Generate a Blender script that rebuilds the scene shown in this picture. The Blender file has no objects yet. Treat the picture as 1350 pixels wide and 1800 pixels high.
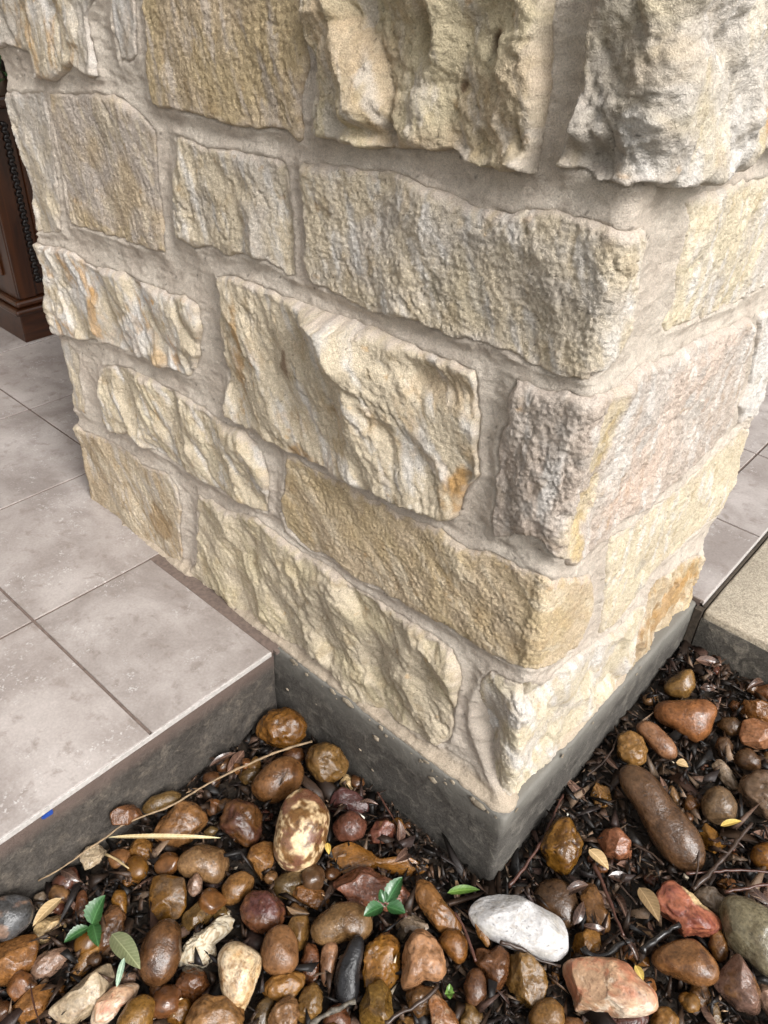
import bpy, bmesh, math, random
import numpy as np
from mathutils import Vector, Matrix, Euler

sc = bpy.context.scene
COL = sc.collection
random.seed(7)
rng = np.random.default_rng(11)

# ------------------------------------------------------------------ camera, sky, sun, exposure
CAM_POS=(0.2695,-0.5996,0.9526)
CAM_R=(0.74142,0.66972,0.04213)
CAM_U=(-0.41999,0.41415,0.80752)
CAM_F=(-0.52337,0.61641,-0.58833)
cd = bpy.data.cameras.new('camera'); cam = bpy.data.objects.new('camera', cd); COL.objects.link(cam)
cd.sensor_fit = 'VERTICAL'; cd.sensor_height = 36.0; cd.lens = 28.0
cd.clip_start = 0.02; cd.clip_end = 500
_r, _u, _f = Vector(CAM_R), Vector(CAM_U), Vector(CAM_F)
cam.matrix_world = Matrix(((_r.x, _u.x, -_f.x, CAM_POS[0]), (_r.y, _u.y, -_f.y, CAM_POS[1]),
                           (_r.z, _u.z, -_f.z, CAM_POS[2]), (0, 0, 0, 1)))
sc.camera = cam

SUN_DIR = Vector((0.86, -0.24, 0.80)).normalized()       # towards the sun
elev = math.asin(SUN_DIR.z); azim = math.atan2(SUN_DIR.x, SUN_DIR.y)
w = bpy.data.worlds.new('World'); sc.world = w; w.use_nodes = True
nt = w.node_tree; nt.nodes.clear()
sky = nt.nodes.new('ShaderNodeTexSky'); sky.sky_type = 'NISHITA'; sky.sun_disc = False
sky.sun_elevation = elev; sky.sun_rotation = azim
sky.air_density = 1.0; sky.dust_density = 6.0; sky.ozone_density = 1.0
hs = nt.nodes.new('ShaderNodeHueSaturation'); hs.inputs['Saturation'].default_value = 0.11   # overcast: nearly neutral sky
bg = nt.nodes.new('ShaderNodeBackground'); bg.inputs['Strength'].default_value = 0.105
wo = nt.nodes.new('ShaderNodeOutputWorld')
nt.links.new(sky.outputs[0], hs.inputs['Color']); nt.links.new(hs.outputs[0], bg.inputs[0]); nt.links.new(bg.outputs[0], wo.inputs[0])
sd = bpy.data.lights.new('sun', 'SUN'); sd.energy = 1.5; sd.angle = math.radians(22); sd.color = (1.0, 0.985, 0.965)
so = bpy.data.objects.new('sun', sd); COL.objects.link(so)
so.rotation_euler = SUN_DIR.to_track_quat('Z', 'Y').to_euler(); so.location = (2, -1, 4)
sc.view_settings.view_transform = 'Standard'
try: sc.view_settings.look = 'None'
except Exception: pass
sc.view_settings.gamma = 1; sc.view_settings.use_curve_mapping = False
sc.view_settings.exposure = 0.88
sc.cycles.max_bounces = 6; sc.cycles.diffuse_bounces = 4; sc.cycles.glossy_bounces = 3

# ------------------------------------------------------------------ helpers
def tag(o, label=None, cat=None, group=None, kind=None):
    if label: o['label'] = label
    if cat: o['category'] = cat
    if group: o['group'] = group
    if kind: o['kind'] = kind
    return o

def link(name, me, parent=None):
    o = bpy.data.objects.new(name, me); COL.objects.link(o)
    if parent is not None: o.parent = parent
    return o

def empty(name, loc=(0, 0, 0)):
    o = bpy.data.objects.new(name, None); COL.objects.link(o); o.location = loc; o.empty_display_size = .05
    return o

def np_mesh(name, V, F, mat, col=None, smooth=True):
    V = np.asarray(V, np.float32); F = np.asarray(F, np.int32); n = F.shape[1]
    me = bpy.data.meshes.new(name)
    me.vertices.add(len(V)); me.vertices.foreach_set('co', V.ravel())
    me.loops.add(F.size); me.loops.foreach_set('vertex_index', F.ravel())
    me.polygons.add(len(F)); me.polygons.foreach_set('loop_start', np.arange(0, F.size, n, dtype=np.int32))
    me.polygons.foreach_set('loop_total', np.full(len(F), n, np.int32))
    if smooth: me.polygons.foreach_set('use_smooth', np.ones(len(F), bool))
    me.update(calc_edges=True)
    if col is not None:
        a = me.color_attributes.new('tint', 'FLOAT_COLOR', 'POINT')
        c = np.ones((len(V), 4), np.float32); c[:, :3] = col; a.data.foreach_set('color', c.ravel())
    if mat: me.materials.append(mat)
    return me

def bm_mesh(name, bm, mat, smooth=False):
    me = bpy.data.meshes.new(name); bm.to_mesh(me); bm.free()
    if mat: me.materials.append(mat)
    if smooth:
        for p in me.polygons: p.use_smooth = True
    return me

def box_bm(lo, hi, bevel=0.0, seg=2, bm=None):
    bm = bm or bmesh.new()
    M = Matrix.Translation([(a + b) / 2 for a, b in zip(lo, hi)]) @ Matrix.Diagonal([b - a for a, b in zip(lo, hi)] + [1])
    g = bmesh.ops.create_cube(bm, size=1, matrix=M)
    if bevel:
        es = list({e for v in g['verts'] for e in v.link_edges})
        bmesh.ops.bevel(bm, geom=es, offset=bevel, segments=seg, affect='EDGES', profile=.5)
    return bm

def hsh(ix, iy, k=0):
    h = (ix.astype(np.int64) * 374761393 + iy.astype(np.int64) * 668265263 + k * 974634 + 12345) & 0xffffffff
    h = ((h ^ (h >> 13)) * 1274126177) & 0xffffffff
    h = (h ^ (h >> 16)) & 0xffffffff
    return h.astype(np.float64) / 4294967296.0

def pn2(x, y, k=0):                                         # 2-D gradient noise, about -1..1
    ix, iy = np.floor(x), np.floor(y); fx, fy = x - ix, y - iy
    ix = ix.astype(np.int64); iy = iy.astype(np.int64)
    ux = fx * fx * fx * (fx * (fx * 6 - 15) + 10); uy = fy * fy * fy * (fy * (fy * 6 - 15) + 10)
    def g(dx, dy):
        a = hsh(ix + dx, iy + dy, k) * 2 * np.pi
        return np.cos(a) * (fx - dx) + np.sin(a) * (fy - dy)
    a = g(0, 0) * (1 - ux) + g(1, 0) * ux; b = g(0, 1) * (1 - ux) + g(1, 1) * ux
    return (a * (1 - uy) + b * uy) * 1.5

def fbm2(x, y, oct=4, k=0, gain=.5, lac=2.03):
    s = 0; a = 1; t = 0
    for i in range(oct):
        s = s + a * pn2(x + 17.3 * i, y - 9.1 * i, k + i); t += a; a *= gain; x = x * lac; y = y * lac
    return s / t

def worley(x, y, k=0):                                      # F1, F2, random of nearest cell, and that cell's offset
    ix, iy = np.floor(x).astype(np.int64), np.floor(y).astype(np.int64)
    f1 = np.full(x.shape, 9.); f2 = np.full(x.shape, 9.); r = np.zeros(x.shape); ox = np.zeros(x.shape); oy = np.zeros(x.shape)
    for dx in (-1, 0, 1):
        for dy in (-1, 0, 1):
            cx, cy = ix + dx, iy + dy
            px = cx + hsh(cx, cy, k) - x; py = cy + hsh(cx, cy, k + 1) - y
            d = px * px + py * py
            m = d < f1
            f2 = np.where(m, f1, np.minimum(f2, d)); r = np.where(m, hsh(cx, cy, k + 2), r)
            ox = np.where(m, px, ox); oy = np.where(m, py, oy); f1 = np.where(m, d, f1)
    return np.sqrt(f1), np.sqrt(f2), r, ox, oy

def hsh3(ix, iy, iz, k=0): return hsh(ix + iz * 7919, iy + iz * 104729, k)
def vn3(x, y, z, k=0):                                      # 3-D value noise -1..1
    ix, iy, iz = [np.floor(v).astype(np.int64) for v in (x, y, z)]
    fx, fy, fz = x - ix, y - iy, z - iz
    fx, fy, fz = [v * v * (3 - 2 * v) for v in (fx, fy, fz)]
    s = 0
    for dx in (0, 1):
        for dy in (0, 1):
            for dz in (0, 1):
                s = s + hsh3(ix + dx, iy + dy, iz + dz, k) * (fx if dx else 1 - fx) * (fy if dy else 1 - fy) * (fz if dz else 1 - fz)
    return s * 2 - 1
def fbm3(P, sc_, oct=3, k=0):
    s = 0; a = 1; t = 0
    for i in range(oct):
        s = s + a * vn3(P[:, 0] * sc_ + 31 * i, P[:, 1] * sc_, P[:, 2] * sc_, k + 5 * i); t += a; a *= .5; sc_ *= 2.1
    return s / t

def sstep(a, b, x):
    t = np.clip((x - a) / (b - a), 0, 1); return t * t * (3 - 2 * t)

def mix(a, b, t): return np.asarray(a)[None, :] * (1 - t[:, None]) + np.asarray(b)[None, :] * t[:, None] if np.ndim(a) == 1 else a * (1 - t[:, None]) + np.asarray(b)[None, :] * t[:, None]

# ------------------------------------------------------------------ materials
def new_mat(name):
    m = bpy.data.materials.new(name); m.use_nodes = True
    nt = m.node_tree; b = nt.nodes['Principled BSDF']
    return m, nt, b
def N(nt, t, **kw):
    n = nt.nodes.new(t)
    for k, v in kw.items():
        if k in n.inputs: n.inputs[k].default_value = v
        else: setattr(n, k, v)
    return n
def noise(nt, scale, detail=4, rough=.55, vec=None, dist=0):
    n = N(nt, 'ShaderNodeTexNoise', Scale=scale, Detail=detail, Roughness=rough, Distortion=dist)
    if vec: nt.links.new(vec, n.inputs['Vector'])
    return n.outputs['Fac']
def ramp(nt, fac, *stops):
    r = N(nt, 'ShaderNodeValToRGB'); e = r.color_ramp.elements
    while len(e) < len(stops): e.new(.5)
    for el, (p, c) in zip(e, stops):
        el.position = p; el.color = (c, c, c, 1) if not isinstance(c, tuple) else (*c, 1)
    nt.links.new(fac, r.inputs['Fac']); return r.outputs['Color']
def mixc(nt, a, b, fac, mode='MIX'):
    m = N(nt, 'ShaderNodeMix', data_type='RGBA', blend_type=mode)
    for s, v in ((6, a), (7, b)):
        if hasattr(v, 'node'): nt.links.new(v, m.inputs[s])
        else: m.inputs[s].default_value = (*v, 1)
    if hasattr(fac, 'node'): nt.links.new(fac, m.inputs[0])
    else: m.inputs[0].default_value = fac
    return m.outputs[2]
def bump(nt, b, *hs_):
    prev = None
    for h, st, dist in hs_:
        n = N(nt, 'ShaderNodeBump', Strength=st, Distance=dist); nt.links.new(h, n.inputs['Height'])
        if prev: nt.links.new(prev, n.inputs['Normal'])
        prev = n.outputs['Normal']
    nt.links.new(prev, b.inputs['Normal'])
def objco(nt): return N(nt, 'ShaderNodeTexCoord').outputs['Object']

def mat_wallstone():
    m, nt, b = new_mat('limestone'); co = objco(nt)
    a = N(nt, 'ShaderNodeAttribute', attribute_name='tint').outputs['Color']
    f1 = noise(nt, 640, 4, .65, co); f2 = noise(nt, 320, 4, .65, co)
    g = ramp(nt, f1, (.28, .74), (.72, 1.18)); g2 = ramp(nt, f2, (.3, .9), (.7, 1.09))
    c = mixc(nt, mixc(nt, a, g, 1, 'MULTIPLY'), g2, 1, 'MULTIPLY')
    nt.links.new(c, b.inputs['Base Color'])
    b.inputs['Roughness'].default_value = .85; b.inputs['Specular IOR Level'].default_value = .25
    bump(nt, b, (f2, .65, .0022), (f1, .6, .0014))
    return m
def mat_mortar():
    m, nt, b = new_mat('mortar'); co = objco(nt)
    a = N(nt, 'ShaderNodeAttribute', attribute_name='tint').outputs['Color']
    f1 = noise(nt, 700, 4, .7, co); f2 = noise(nt, 60, 4, .6, co)
    g = ramp(nt, f1, (.3, .72), (.7, 1.2)); g2 = ramp(nt, f2, (.3, .9), (.7, 1.08))
    nt.links.new(mixc(nt, mixc(nt, a, g, 1, 'MULTIPLY'), g2, 1, 'MULTIPLY'), b.inputs['Base Color'])
    b.inputs['Roughness'].default_value = .92; b.inputs['Specular IOR Level'].default_value = .15
    bump(nt, b, (noise(nt, 240, 4, .75, co), 1.0, .0035), (f1, .8, .0018))
    return m
def mat_concrete(name, c1, c2, c3, wet=.5, band=None, scale=1.0):
    m, nt, b = new_mat(name); co = objco(nt)
    f1 = noise(nt, 9 * scale, 5, .6, co); f2 = noise(nt, 300, 4, .7, co); f3 = noise(nt, 45, 4, .6, co, .6)
    c = mixc(nt, c1, c2, ramp(nt, f1, (.35, 0.), (.65, 1.)))
    c = mixc(nt, c, c3, ramp(nt, f3, (.5, 0.), (.66, .9)))
    c = mixc(nt, c, ramp(nt, noise(nt, 28 * scale, 5, .7, co, 1.5), (.35, .88), (.65, 1.08)), 1, 'MULTIPLY')
    c = mixc(nt, c, ramp(nt, f2, (.3, .5), (.72, 1.45)), 1, 'MULTIPLY')
    if band:
        z = N(nt, 'ShaderNodeSeparateXYZ'); nt.links.new(co, z.inputs[0])
        ad = N(nt, 'ShaderNodeMath', operation='MULTIPLY_ADD'); nt.links.new(f3, ad.inputs[0]); ad.inputs[1].default_value = band[2]; nt.links.new(z.outputs[2], ad.inputs[2])
        mr = N(nt, 'ShaderNodeMapRange'); nt.links.new(ad.outputs[0], mr.inputs[0]); mr.inputs[1].default_value = band[0]; mr.inputs[2].default_value = band[1]
        c = mixc(nt, c, band[3], mr.outputs[0])
    sp = N(nt, 'ShaderNodeTexVoronoi', Scale=70.0); nt.links.new(co, sp.inputs['Vector'])
    dots = ramp(nt, sp.outputs['Distance'], (.05, 1.), (.10, 0.))
    gate = ramp(nt, noise(nt, 6, 3, .5, co), (.53, 0.), (.6, 1.))
    mm = N(nt, 'ShaderNodeMath', operation='MULTIPLY'); nt.links.new(dots, mm.inputs[0]); nt.links.new(gate, mm.inputs[1])
    nt.links.new(c, b.inputs['Base Color'])
    rr = ramp(nt, f1, (.3, wet), (.7, min(1, wet + .25))); nt.links.new(rr, b.inputs['Roughness'])
    b.inputs['Specular IOR Level'].default_value = .25
    bump(nt, b, (f3, .4, .005), (f2, .7, .002))
    return m
def mat_tile():
    m, nt, b = new_mat('porcelain_tile'); co = objco(nt)
    rnd = N(nt, 'ShaderNodeObjectInfo').outputs['Random']
    f1 = noise(nt, 7, 6, .62, co, .4); f2 = noise(nt, 34, 5, .65, co, .3); f3 = noise(nt, 230, 3, .6, co); f4 = noise(nt, 11, 3, .5, co)
    c = mixc(nt, (.28, .242, .222), (.435, .39, .365), ramp(nt, f1, (.38, 0.), (.64, 1.)))
    c = mixc(nt, c, (.235, .195, .172), ramp(nt, f2, (.54, 0.), (.70, .8)))
    # pale worn flecks gathered in clusters
    v = N(nt, 'ShaderNodeTexVoronoi', Scale=300.0, feature='SMOOTH_F1'); nt.links.new(co, v.inputs['Vector'])
    ring = ramp(nt, v.outputs['Distance'], (.18, .4), (.30, 1.), (.40, 0.))
    gate = N(nt, 'ShaderNodeMath', operation='MULTIPLY'); nt.links.new(ramp(nt, f4, (.48, 0.), (.62, 1.)), gate.inputs[0]); nt.links.new(ramp(nt, noise(nt, 75, 3, .6, co), (.5, 0.), (.62, 1.)), gate.inputs[1])
    g2 = N(nt, 'ShaderNodeMath', operation='MULTIPLY'); nt.links.new(gate.outputs[0], g2.inputs[0]); nt.links.new(ring, g2.inputs[1])
    c = mixc(nt, c, (.58, .55, .53), g2.outputs[0])
    # few dark pits
    pit = N(nt, 'ShaderNodeMath', operation='MULTIPLY'); nt.links.new(ramp(nt, f3, (.66, 0.), (.70, 1.)), pit.inputs[0]); nt.links.new(ramp(nt, noise(nt, 8, 2, .5, co), (.6, 0.), (.68, 1.)), pit.inputs[1])
    c = mixc(nt, c, (.07, .05, .04), pit.outputs[0])
    hv = N(nt, 'ShaderNodeHueSaturation'); nt.links.new(c, hv.inputs['Color'])
    mr = N(nt, 'ShaderNodeMapRange'); nt.links.new(rnd, mr.inputs[0]); mr.inputs[3].default_value = .93; mr.inputs[4].default_value = 1.06
    nt.links.new(mr.outputs[0], hv.inputs['Value'])
    nt.links.new(mixc(nt, hv.outputs[0], ramp(nt, f3, (.3, .9), (.7, 1.1)), 1, 'MULTIPLY'), b.inputs['Base Color'])
    nt.links.new(ramp(nt, f2, (.3, .30), (.7, .52)), b.inputs['Roughness'])
    bump(nt, b, (f2, .12, .002), (g2.outputs[0], .35, .0006))
    return m
def mat_rock():
    m, nt, b = new_mat('wet_river_rock'); co = objco(nt)
    a = N(nt, 'ShaderNodeAttribute', attribute_name='tint').outputs['Color']
    wet = N(nt, 'ShaderNodeAttribute', attribute_name='wet').outputs['Fac']
    f1 = noise(nt, 55, 5, .6, co, .3); f2 = noise(nt, 260, 4, .65, co); f3 = noise(nt, 900, 2, .6, co)
    c = mixc(nt, a, ramp(nt, f1, (.3, (.52, .46, .38)), (.7, (1.3, 1.22, 1.1))), wet, 'MULTIPLY')
    c = mixc(nt, c, ramp(nt, f2, (.3, .62), (.7, 1.3)), wet, 'MULTIPLY')
    nt.links.new(c, b.inputs['Base Color'])
    rr = ramp(nt, f1, (.3, .08), (.72, .28))
    mr = N(nt, 'ShaderNodeMix', data_type='FLOAT'); nt.links.new(wet, mr.inputs[0]); mr.inputs[2].default_value = .7; nt.links.new(rr, mr.inputs[3])
    nt.links.new(mr.outputs[0], b.inputs['Roughness'])
    b.inputs['Specular IOR Level'].default_value = .5
    bump(nt, b, (f1, .45, .005), (f2, .5, .0014), (f3, .25, .0005))
    return m
def mat_simple(name, c, rough=.5, var=.25, scale=60, bmp=.3, spec=.4):
    m, nt, b = new_mat(name); co = objco(nt)
    f = noise(nt, scale, 4, .6, co)
    cc = mixc(nt, c, ramp(nt, f, (.3, 1 - var), (.7, 1 + var)), 1, 'MULTIPLY')
    nt.links.new(cc, b.inputs['Base Color']); b.inputs['Roughness'].default_value = rough; b.inputs['Specular IOR Level'].default_value = spec
    bump(nt, b, (f, bmp, .002))
    return m
def mat_tinted(name, rough, spec=.5):
    m, nt, b = new_mat(name); co = objco(nt)
    a = N(nt, 'ShaderNodeAttribute', attribute_name='tint').outputs['Color']
    f = noise(nt, 350, 3, .6, co)
    nt.links.new(mixc(nt, a, ramp(nt, f, (.3, .7), (.7, 1.3)), 1, 'MULTIPLY'), b.inputs['Base Color'])
    b.inputs['Roughness'].default_value = rough; b.inputs['Specular IOR Level'].default_value = spec
    bump(nt, b, (f, .3, .001))
    return m
def mat_leaf(name, c, c2, rough=.3):
    m, nt, b = new_mat(name); co = objco(nt)
    rnd = N(nt, 'ShaderNodeObjectInfo').outputs['Random']
    f = noise(nt, 140, 4, .6, co)
    cc = mixc(nt, c, c2, ramp(nt, f, (.35, 0.), (.7, 1.)))
    sp = N(nt, 'ShaderNodeSeparateXYZ'); nt.links.new(co, sp.inputs[0])
    ab = N(nt, 'ShaderNodeMath', operation='ABSOLUTE'); nt.links.new(sp.outputs[1], ab.inputs[0])
    rib = N(nt, 'ShaderNodeMapRange'); nt.links.new(ab.outputs[0], rib.inputs[0]); rib.inputs[1].default_value = .0003; rib.inputs[2].default_value = .0009; rib.inputs[3].default_value = .55; rib.inputs[4].default_value = 0.
    sv = N(nt, 'ShaderNodeMath', operation='SUBTRACT'); nt.links.new(sp.outputs[0], sv.inputs[0]); nt.links.new(ab.outputs[0], sv.inputs[1])
    sn = N(nt, 'ShaderNodeMath', operation='MULTIPLY'); nt.links.new(sv.outputs[0], sn.inputs[0]); sn.inputs[1].default_value = 1150.
    si = N(nt, 'ShaderNodeMath', operation='SINE'); nt.links.new(sn.outputs[0], si.inputs[0])
    sr = N(nt, 'ShaderNodeMapRange'); nt.links.new(si.outputs[0], sr.inputs[0]); sr.inputs[1].default_value = .75; sr.inputs[2].default_value = 1.; sr.inputs[3].default_value = 0.; sr.inputs[4].default_value = .28
    mx = N(nt, 'ShaderNodeMath', operation='MAXIMUM'); nt.links.new(rib.outputs[0], mx.inputs[0]); nt.links.new(sr.outputs[0], mx.inputs[1])
    cc = mixc(nt, cc, tuple(min(1, q * 1.9 + .03) for q in c2), mx.outputs[0])
    hv = N(nt, 'ShaderNodeHueSaturation'); nt.links.new(cc, hv.inputs['Color'])
    mr = N(nt, 'ShaderNodeMapRange'); nt.links.new(rnd, mr.inputs[0]); mr.name = 'leaf_value'; mr.inputs[3].default_value = .5; mr.inputs[4].default_value = 1.6
    nt.links.new(mr.outputs[0], hv.inputs['Value'])
    nt.links.new(hv.outputs[0], b.inputs['Base Color']); b.inputs['Roughness'].default_value = rough
    bump(nt, b, (f, .3, .0015))
    return m
def mat_wood(name, c1, c2, rough=.3, axis=2):
    m, nt, b = new_mat(name); co = objco(nt)
    mp = N(nt, 'ShaderNodeMapping'); nt.links.new(co, mp.inputs[0]); s = [40, 40, 40]; s[axis] = 3; mp.inputs['Scale'].default_value = s
    f = noise(nt, 1.5, 5, .6, mp.outputs[0], .8)
    nt.links.new(mixc(nt, c1, c2, ramp(nt, f, (.35, 0.), (.65, 1.))), b.inputs['Base Color']); b.inputs['Roughness'].default_value = rough
    return m

M_STONE, M_MORTAR, M_ROCK, M_TILE = mat_wallstone(), mat_mortar(), mat_rock(), mat_tile()
M_FOOT = mat_concrete('footing_concrete', (.066, .060, .053), (.10, .092, .081), (.15, .137, .117), .5, (-.04, .0, .03, (.17, .16, .14)), 1.6)
M_RISER = mat_concrete('riser_concrete', (.056, .049, .043), (.09, .079, .068), (.125, .106, .087), .45, (-.045, -.02, .02, (.125, .092, .078)), 1.5)
M_GROUT = mat_simple('tile_grout', (.15, .112, .094), .75, .25, 120, .4)
M_WALK = mat_concrete('walkway_concrete', (.41, .355, .275), (.475, .415, .325), (.36, .31, .24), .55, None, 2.5)
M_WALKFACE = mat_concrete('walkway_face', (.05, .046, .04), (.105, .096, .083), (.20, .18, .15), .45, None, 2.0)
M_SOIL = mat_simple('dark_mulch_soil', (.026, .018, .012), .6, .6, 200, .9)
M_DIRT = mat_simple('joint_dirt', (.055, .042, .03), .8, .5, 150, .6)
M_DEBRIS = mat_tinted('mulch_fragment', .5, .35)
M_LEAF = mat_leaf('dead_leaf', (.050, .027, .020), (.125, .07, .047), .2)

# ------------------------------------------------------------------ traced data (metres and millimetres in the place itself)
STONES=[
 ('S1','pale grey split stone with ochre cracks at the upper left',[[-1007,948],[-719,938],[-722,872],[-745,853],[-743,826],[-740,786],[-757,782],[-794,794],[-848,769],[-884,766],[-907,765],[-899,795],[-964,798],[-1038,783],[-1118,786]]),
 ('S2','narrow white chipped stone',[[-675,940],[-620,941],[-638,878],[-646,844],[-650,820],[-671,809],[-680,810],[-690,805],[-696,828],[-696,857]]),
 ('S3','golden tan gritty stone',[[-619,956],[-352,962],[-361,898],[-357,880],[-350,847],[-365,816],[-364,774],[-371,766],[-390,778],[-464,770],[-535,773],[-568,768],[-623,772],[-633,780],[-632,811],[-629,879]]),
 ('S4','large lumpy olive tan stone with a rust hole',[[-352,962],[-96,968],[-89,917],[-84,895],[-82,869],[-79,841],[-78,820],[-79,795],[-116,793],[-146,791],[-165,795],[-205,794],[-232,790],[-261,784],[-299,784],[-326,782],[-349,781],[-348,803],[-338,829],[-338,853],[-347,871],[-349,898]]),
 ('S5','big overhanging grey corner stone at the top',[[0,802],[0,799],[-21,801],[-38,805],[-64,804],[-63,815],[-58,828],[-50,849],[-46,867],[-51,887],[-50,909],[-44,920],[-40,969],[-3,970],[0,972],[310,994],[521,803],[253,801],[189,802],[146,791],[86,792],[21,796],[0,800]]),
 ('S6','tall narrow cream stone at the far left edge',[[-987,741],[-896,753],[-887,743],[-895,679],[-904,606],[-920,549],[-1017,527],[-1029,571],[-1019,625],[-1036,663],[-1069,707],[-1068,727]]),
 ('S7','pinkish grey stone with a tan band along its bottom',[[-881,755],[-754,770],[-695,773],[-650,756],[-627,742],[-633,696],[-635,661],[-636,617],[-641,586],[-691,584],[-747,579],[-823,574],[-889,567],[-886,609],[-884,658],[-884,700],[-886,732]]),
 ('S8','cream split stone',[[-594,744],[-571,746],[-518,742],[-476,749],[-414,751],[-391,752],[-388,730],[-384,695],[-379,665],[-380,624],[-397,622],[-427,630],[-468,626],[-512,618],[-534,624],[-565,612],[-613,615],[-614,658],[-604,695],[-594,717]]),
 ('S9','long cream gritty corner stone',[[0,641],[0,632],[-18,632],[-42,629],[-67,628],[-100,629],[-135,629],[-152,626],[-194,628],[-241,621],[-287,619],[-326,624],[-359,625],[-365,643],[-366,687],[-370,731],[-367,753],[-326,761],[-249,770],[-202,766],[-165,761],[-135,757],[-105,762],[-68,770],[-36,774],[-10,773],[0,770],[19,767],[27,757],[29,727],[37,695],[39,668],[23,645],[2,638]]),
 ('S10','pale olive gritty stone',[[90,780],[188,777],[279,771],[399,769],[525,627],[413,618],[314,621],[214,632],[129,640],[115,654],[124,680],[113,711],[114,729],[109,755]]),
 ('S11','rugged white stone veined with orange',[[-1076,500],[-1013,516],[-957,520],[-894,529],[-832,520],[-775,531],[-723,535],[-675,533],[-635,532],[-608,540],[-577,533],[-571,506],[-580,461],[-609,415],[-630,412],[-689,403],[-718,404],[-790,394],[-839,392],[-923,369],[-1003,354],[-1058,336],[-1079,404]]),
 ('S12','small cream stone low on the left edge',[[-1050,332],[-973,357],[-944,336],[-956,288],[-958,210],[-1017,198],[-1056,185],[-1072,251]]),
 ('S13','large deeply chipped cream stone with ochre spots',[[-531,590],[-492,601],[-460,597],[-398,600],[-350,600],[-313,601],[-260,604],[-215,603],[-180,602],[-143,605],[-117,605],[-109,576],[-102,546],[-100,513],[-94,490],[-109,457],[-117,422],[-135,404],[-161,403],[-200,395],[-228,395],[-301,388],[-332,391],[-375,384],[-408,383],[-455,385],[-503,383],[-528,387],[-534,412],[-520,456],[-526,508],[-531,531],[-525,564]]),
 ('S14','pinkish corner stone with a yellow streak and rusty patches',[[0,430],[0,433],[-14,443],[-34,439],[-47,426],[-69,420],[-75,436],[-76,481],[-79,512],[-82,541],[-73,562],[-77,588],[-73,612],[-39,614],[-16,621],[0,620],[0,624],[36,614],[78,621],[143,615],[215,609],[325,596],[388,587],[420,547],[446,498],[443,465],[446,421],[426,396],[355,389],[270,388],[217,383],[135,405],[92,395],[54,396],[22,403]]),
 ('S15','grey white stone at the right end',[[420,582],[515,583],[597,579],[708,421],[680,370],[644,354],[490,396],[466,434],[484,464],[449,526]]),
 ('S16','long cream split stone',[[-866,347],[-805,367],[-764,371],[-695,374],[-637,375],[-582,374],[-543,366],[-498,376],[-468,361],[-452,340],[-446,299],[-452,250],[-484,244],[-546,234],[-588,235],[-632,230],[-693,229],[-758,225],[-807,232],[-874,209],[-895,232],[-890,279],[-882,320]]),
 ('S17','tan gritty corner stone with rippled end',[[0,259],[-15,253],[-65,250],[-109,249],[-169,243],[-219,241],[-271,234],[-310,241],[-367,229],[-415,239],[-423,270],[-424,300],[-409,376],[-348,379],[-301,379],[-227,381],[-181,384],[-138,390],[-104,388],[-66,401],[-32,401],[0,407],[0,406],[6,396],[34,383],[89,354],[112,322],[129,268],[123,227],[105,220],[61,227],[22,242]]),
 ('S18','pale yellow stone',[[120,392],[184,374],[246,373],[329,360],[417,367],[539,368],[601,349],[670,266],[679,191],[659,153],[595,179],[474,203],[413,203],[350,212],[313,214],[293,180],[260,176],[211,179],[172,192],[163,245],[145,306],[128,357]]),
 ('S19','orange brown rough stone low on the right',[[347,184],[407,165],[466,155],[527,130],[609,84],[628,20],[657,-56],[588,-45],[522,-37],[457,-22],[398,-11],[367,-34],[313,-5],[309,45],[331,75],[346,103],[340,143],[340,162]]),
 ('S20','tan stone with a brown stain at the bottom left',[[-1067,155],[-1026,172],[-971,171],[-909,185],[-844,189],[-784,187],[-707,197],[-687,181],[-684,135],[-696,66],[-701,6],[-748,-10],[-801,-6],[-869,-17],[-886,-8],[-966,-40],[-1031,-46],[-1100,-22]]),
 ('S21','long rugged olive cream stone on the bottom course',[[-630,197],[-592,205],[-535,207],[-479,231],[-441,225],[-385,218],[-338,225],[-298,222],[-260,220],[-218,221],[-173,223],[-129,224],[-101,219],[-87,198],[-83,174],[-84,138],[-83,92],[-83,48],[-104,25],[-134,14],[-167,15],[-215,9],[-266,-16],[-307,6],[-339,27],[-378,18],[-426,6],[-461,5],[-520,-2],[-574,-16],[-639,-19],[-688,-16],[-658,49],[-640,134]]),
 ('S22','cream bottom corner stone with a scooped hollow',[[0,14],[0,10],[-6,16],[-26,39],[-42,64],[-63,105],[-65,142],[-57,195],[-53,213],[-44,226],[-15,232],[0,244],[35,206],[88,207],[129,195],[174,179],[221,166],[264,156],[288,164],[315,156],[341,135],[340,107],[333,71],[327,32],[306,-6],[263,-9],[211,-10],[160,-5],[102,-19],[43,-19],[24,-29]]),
]
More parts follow.
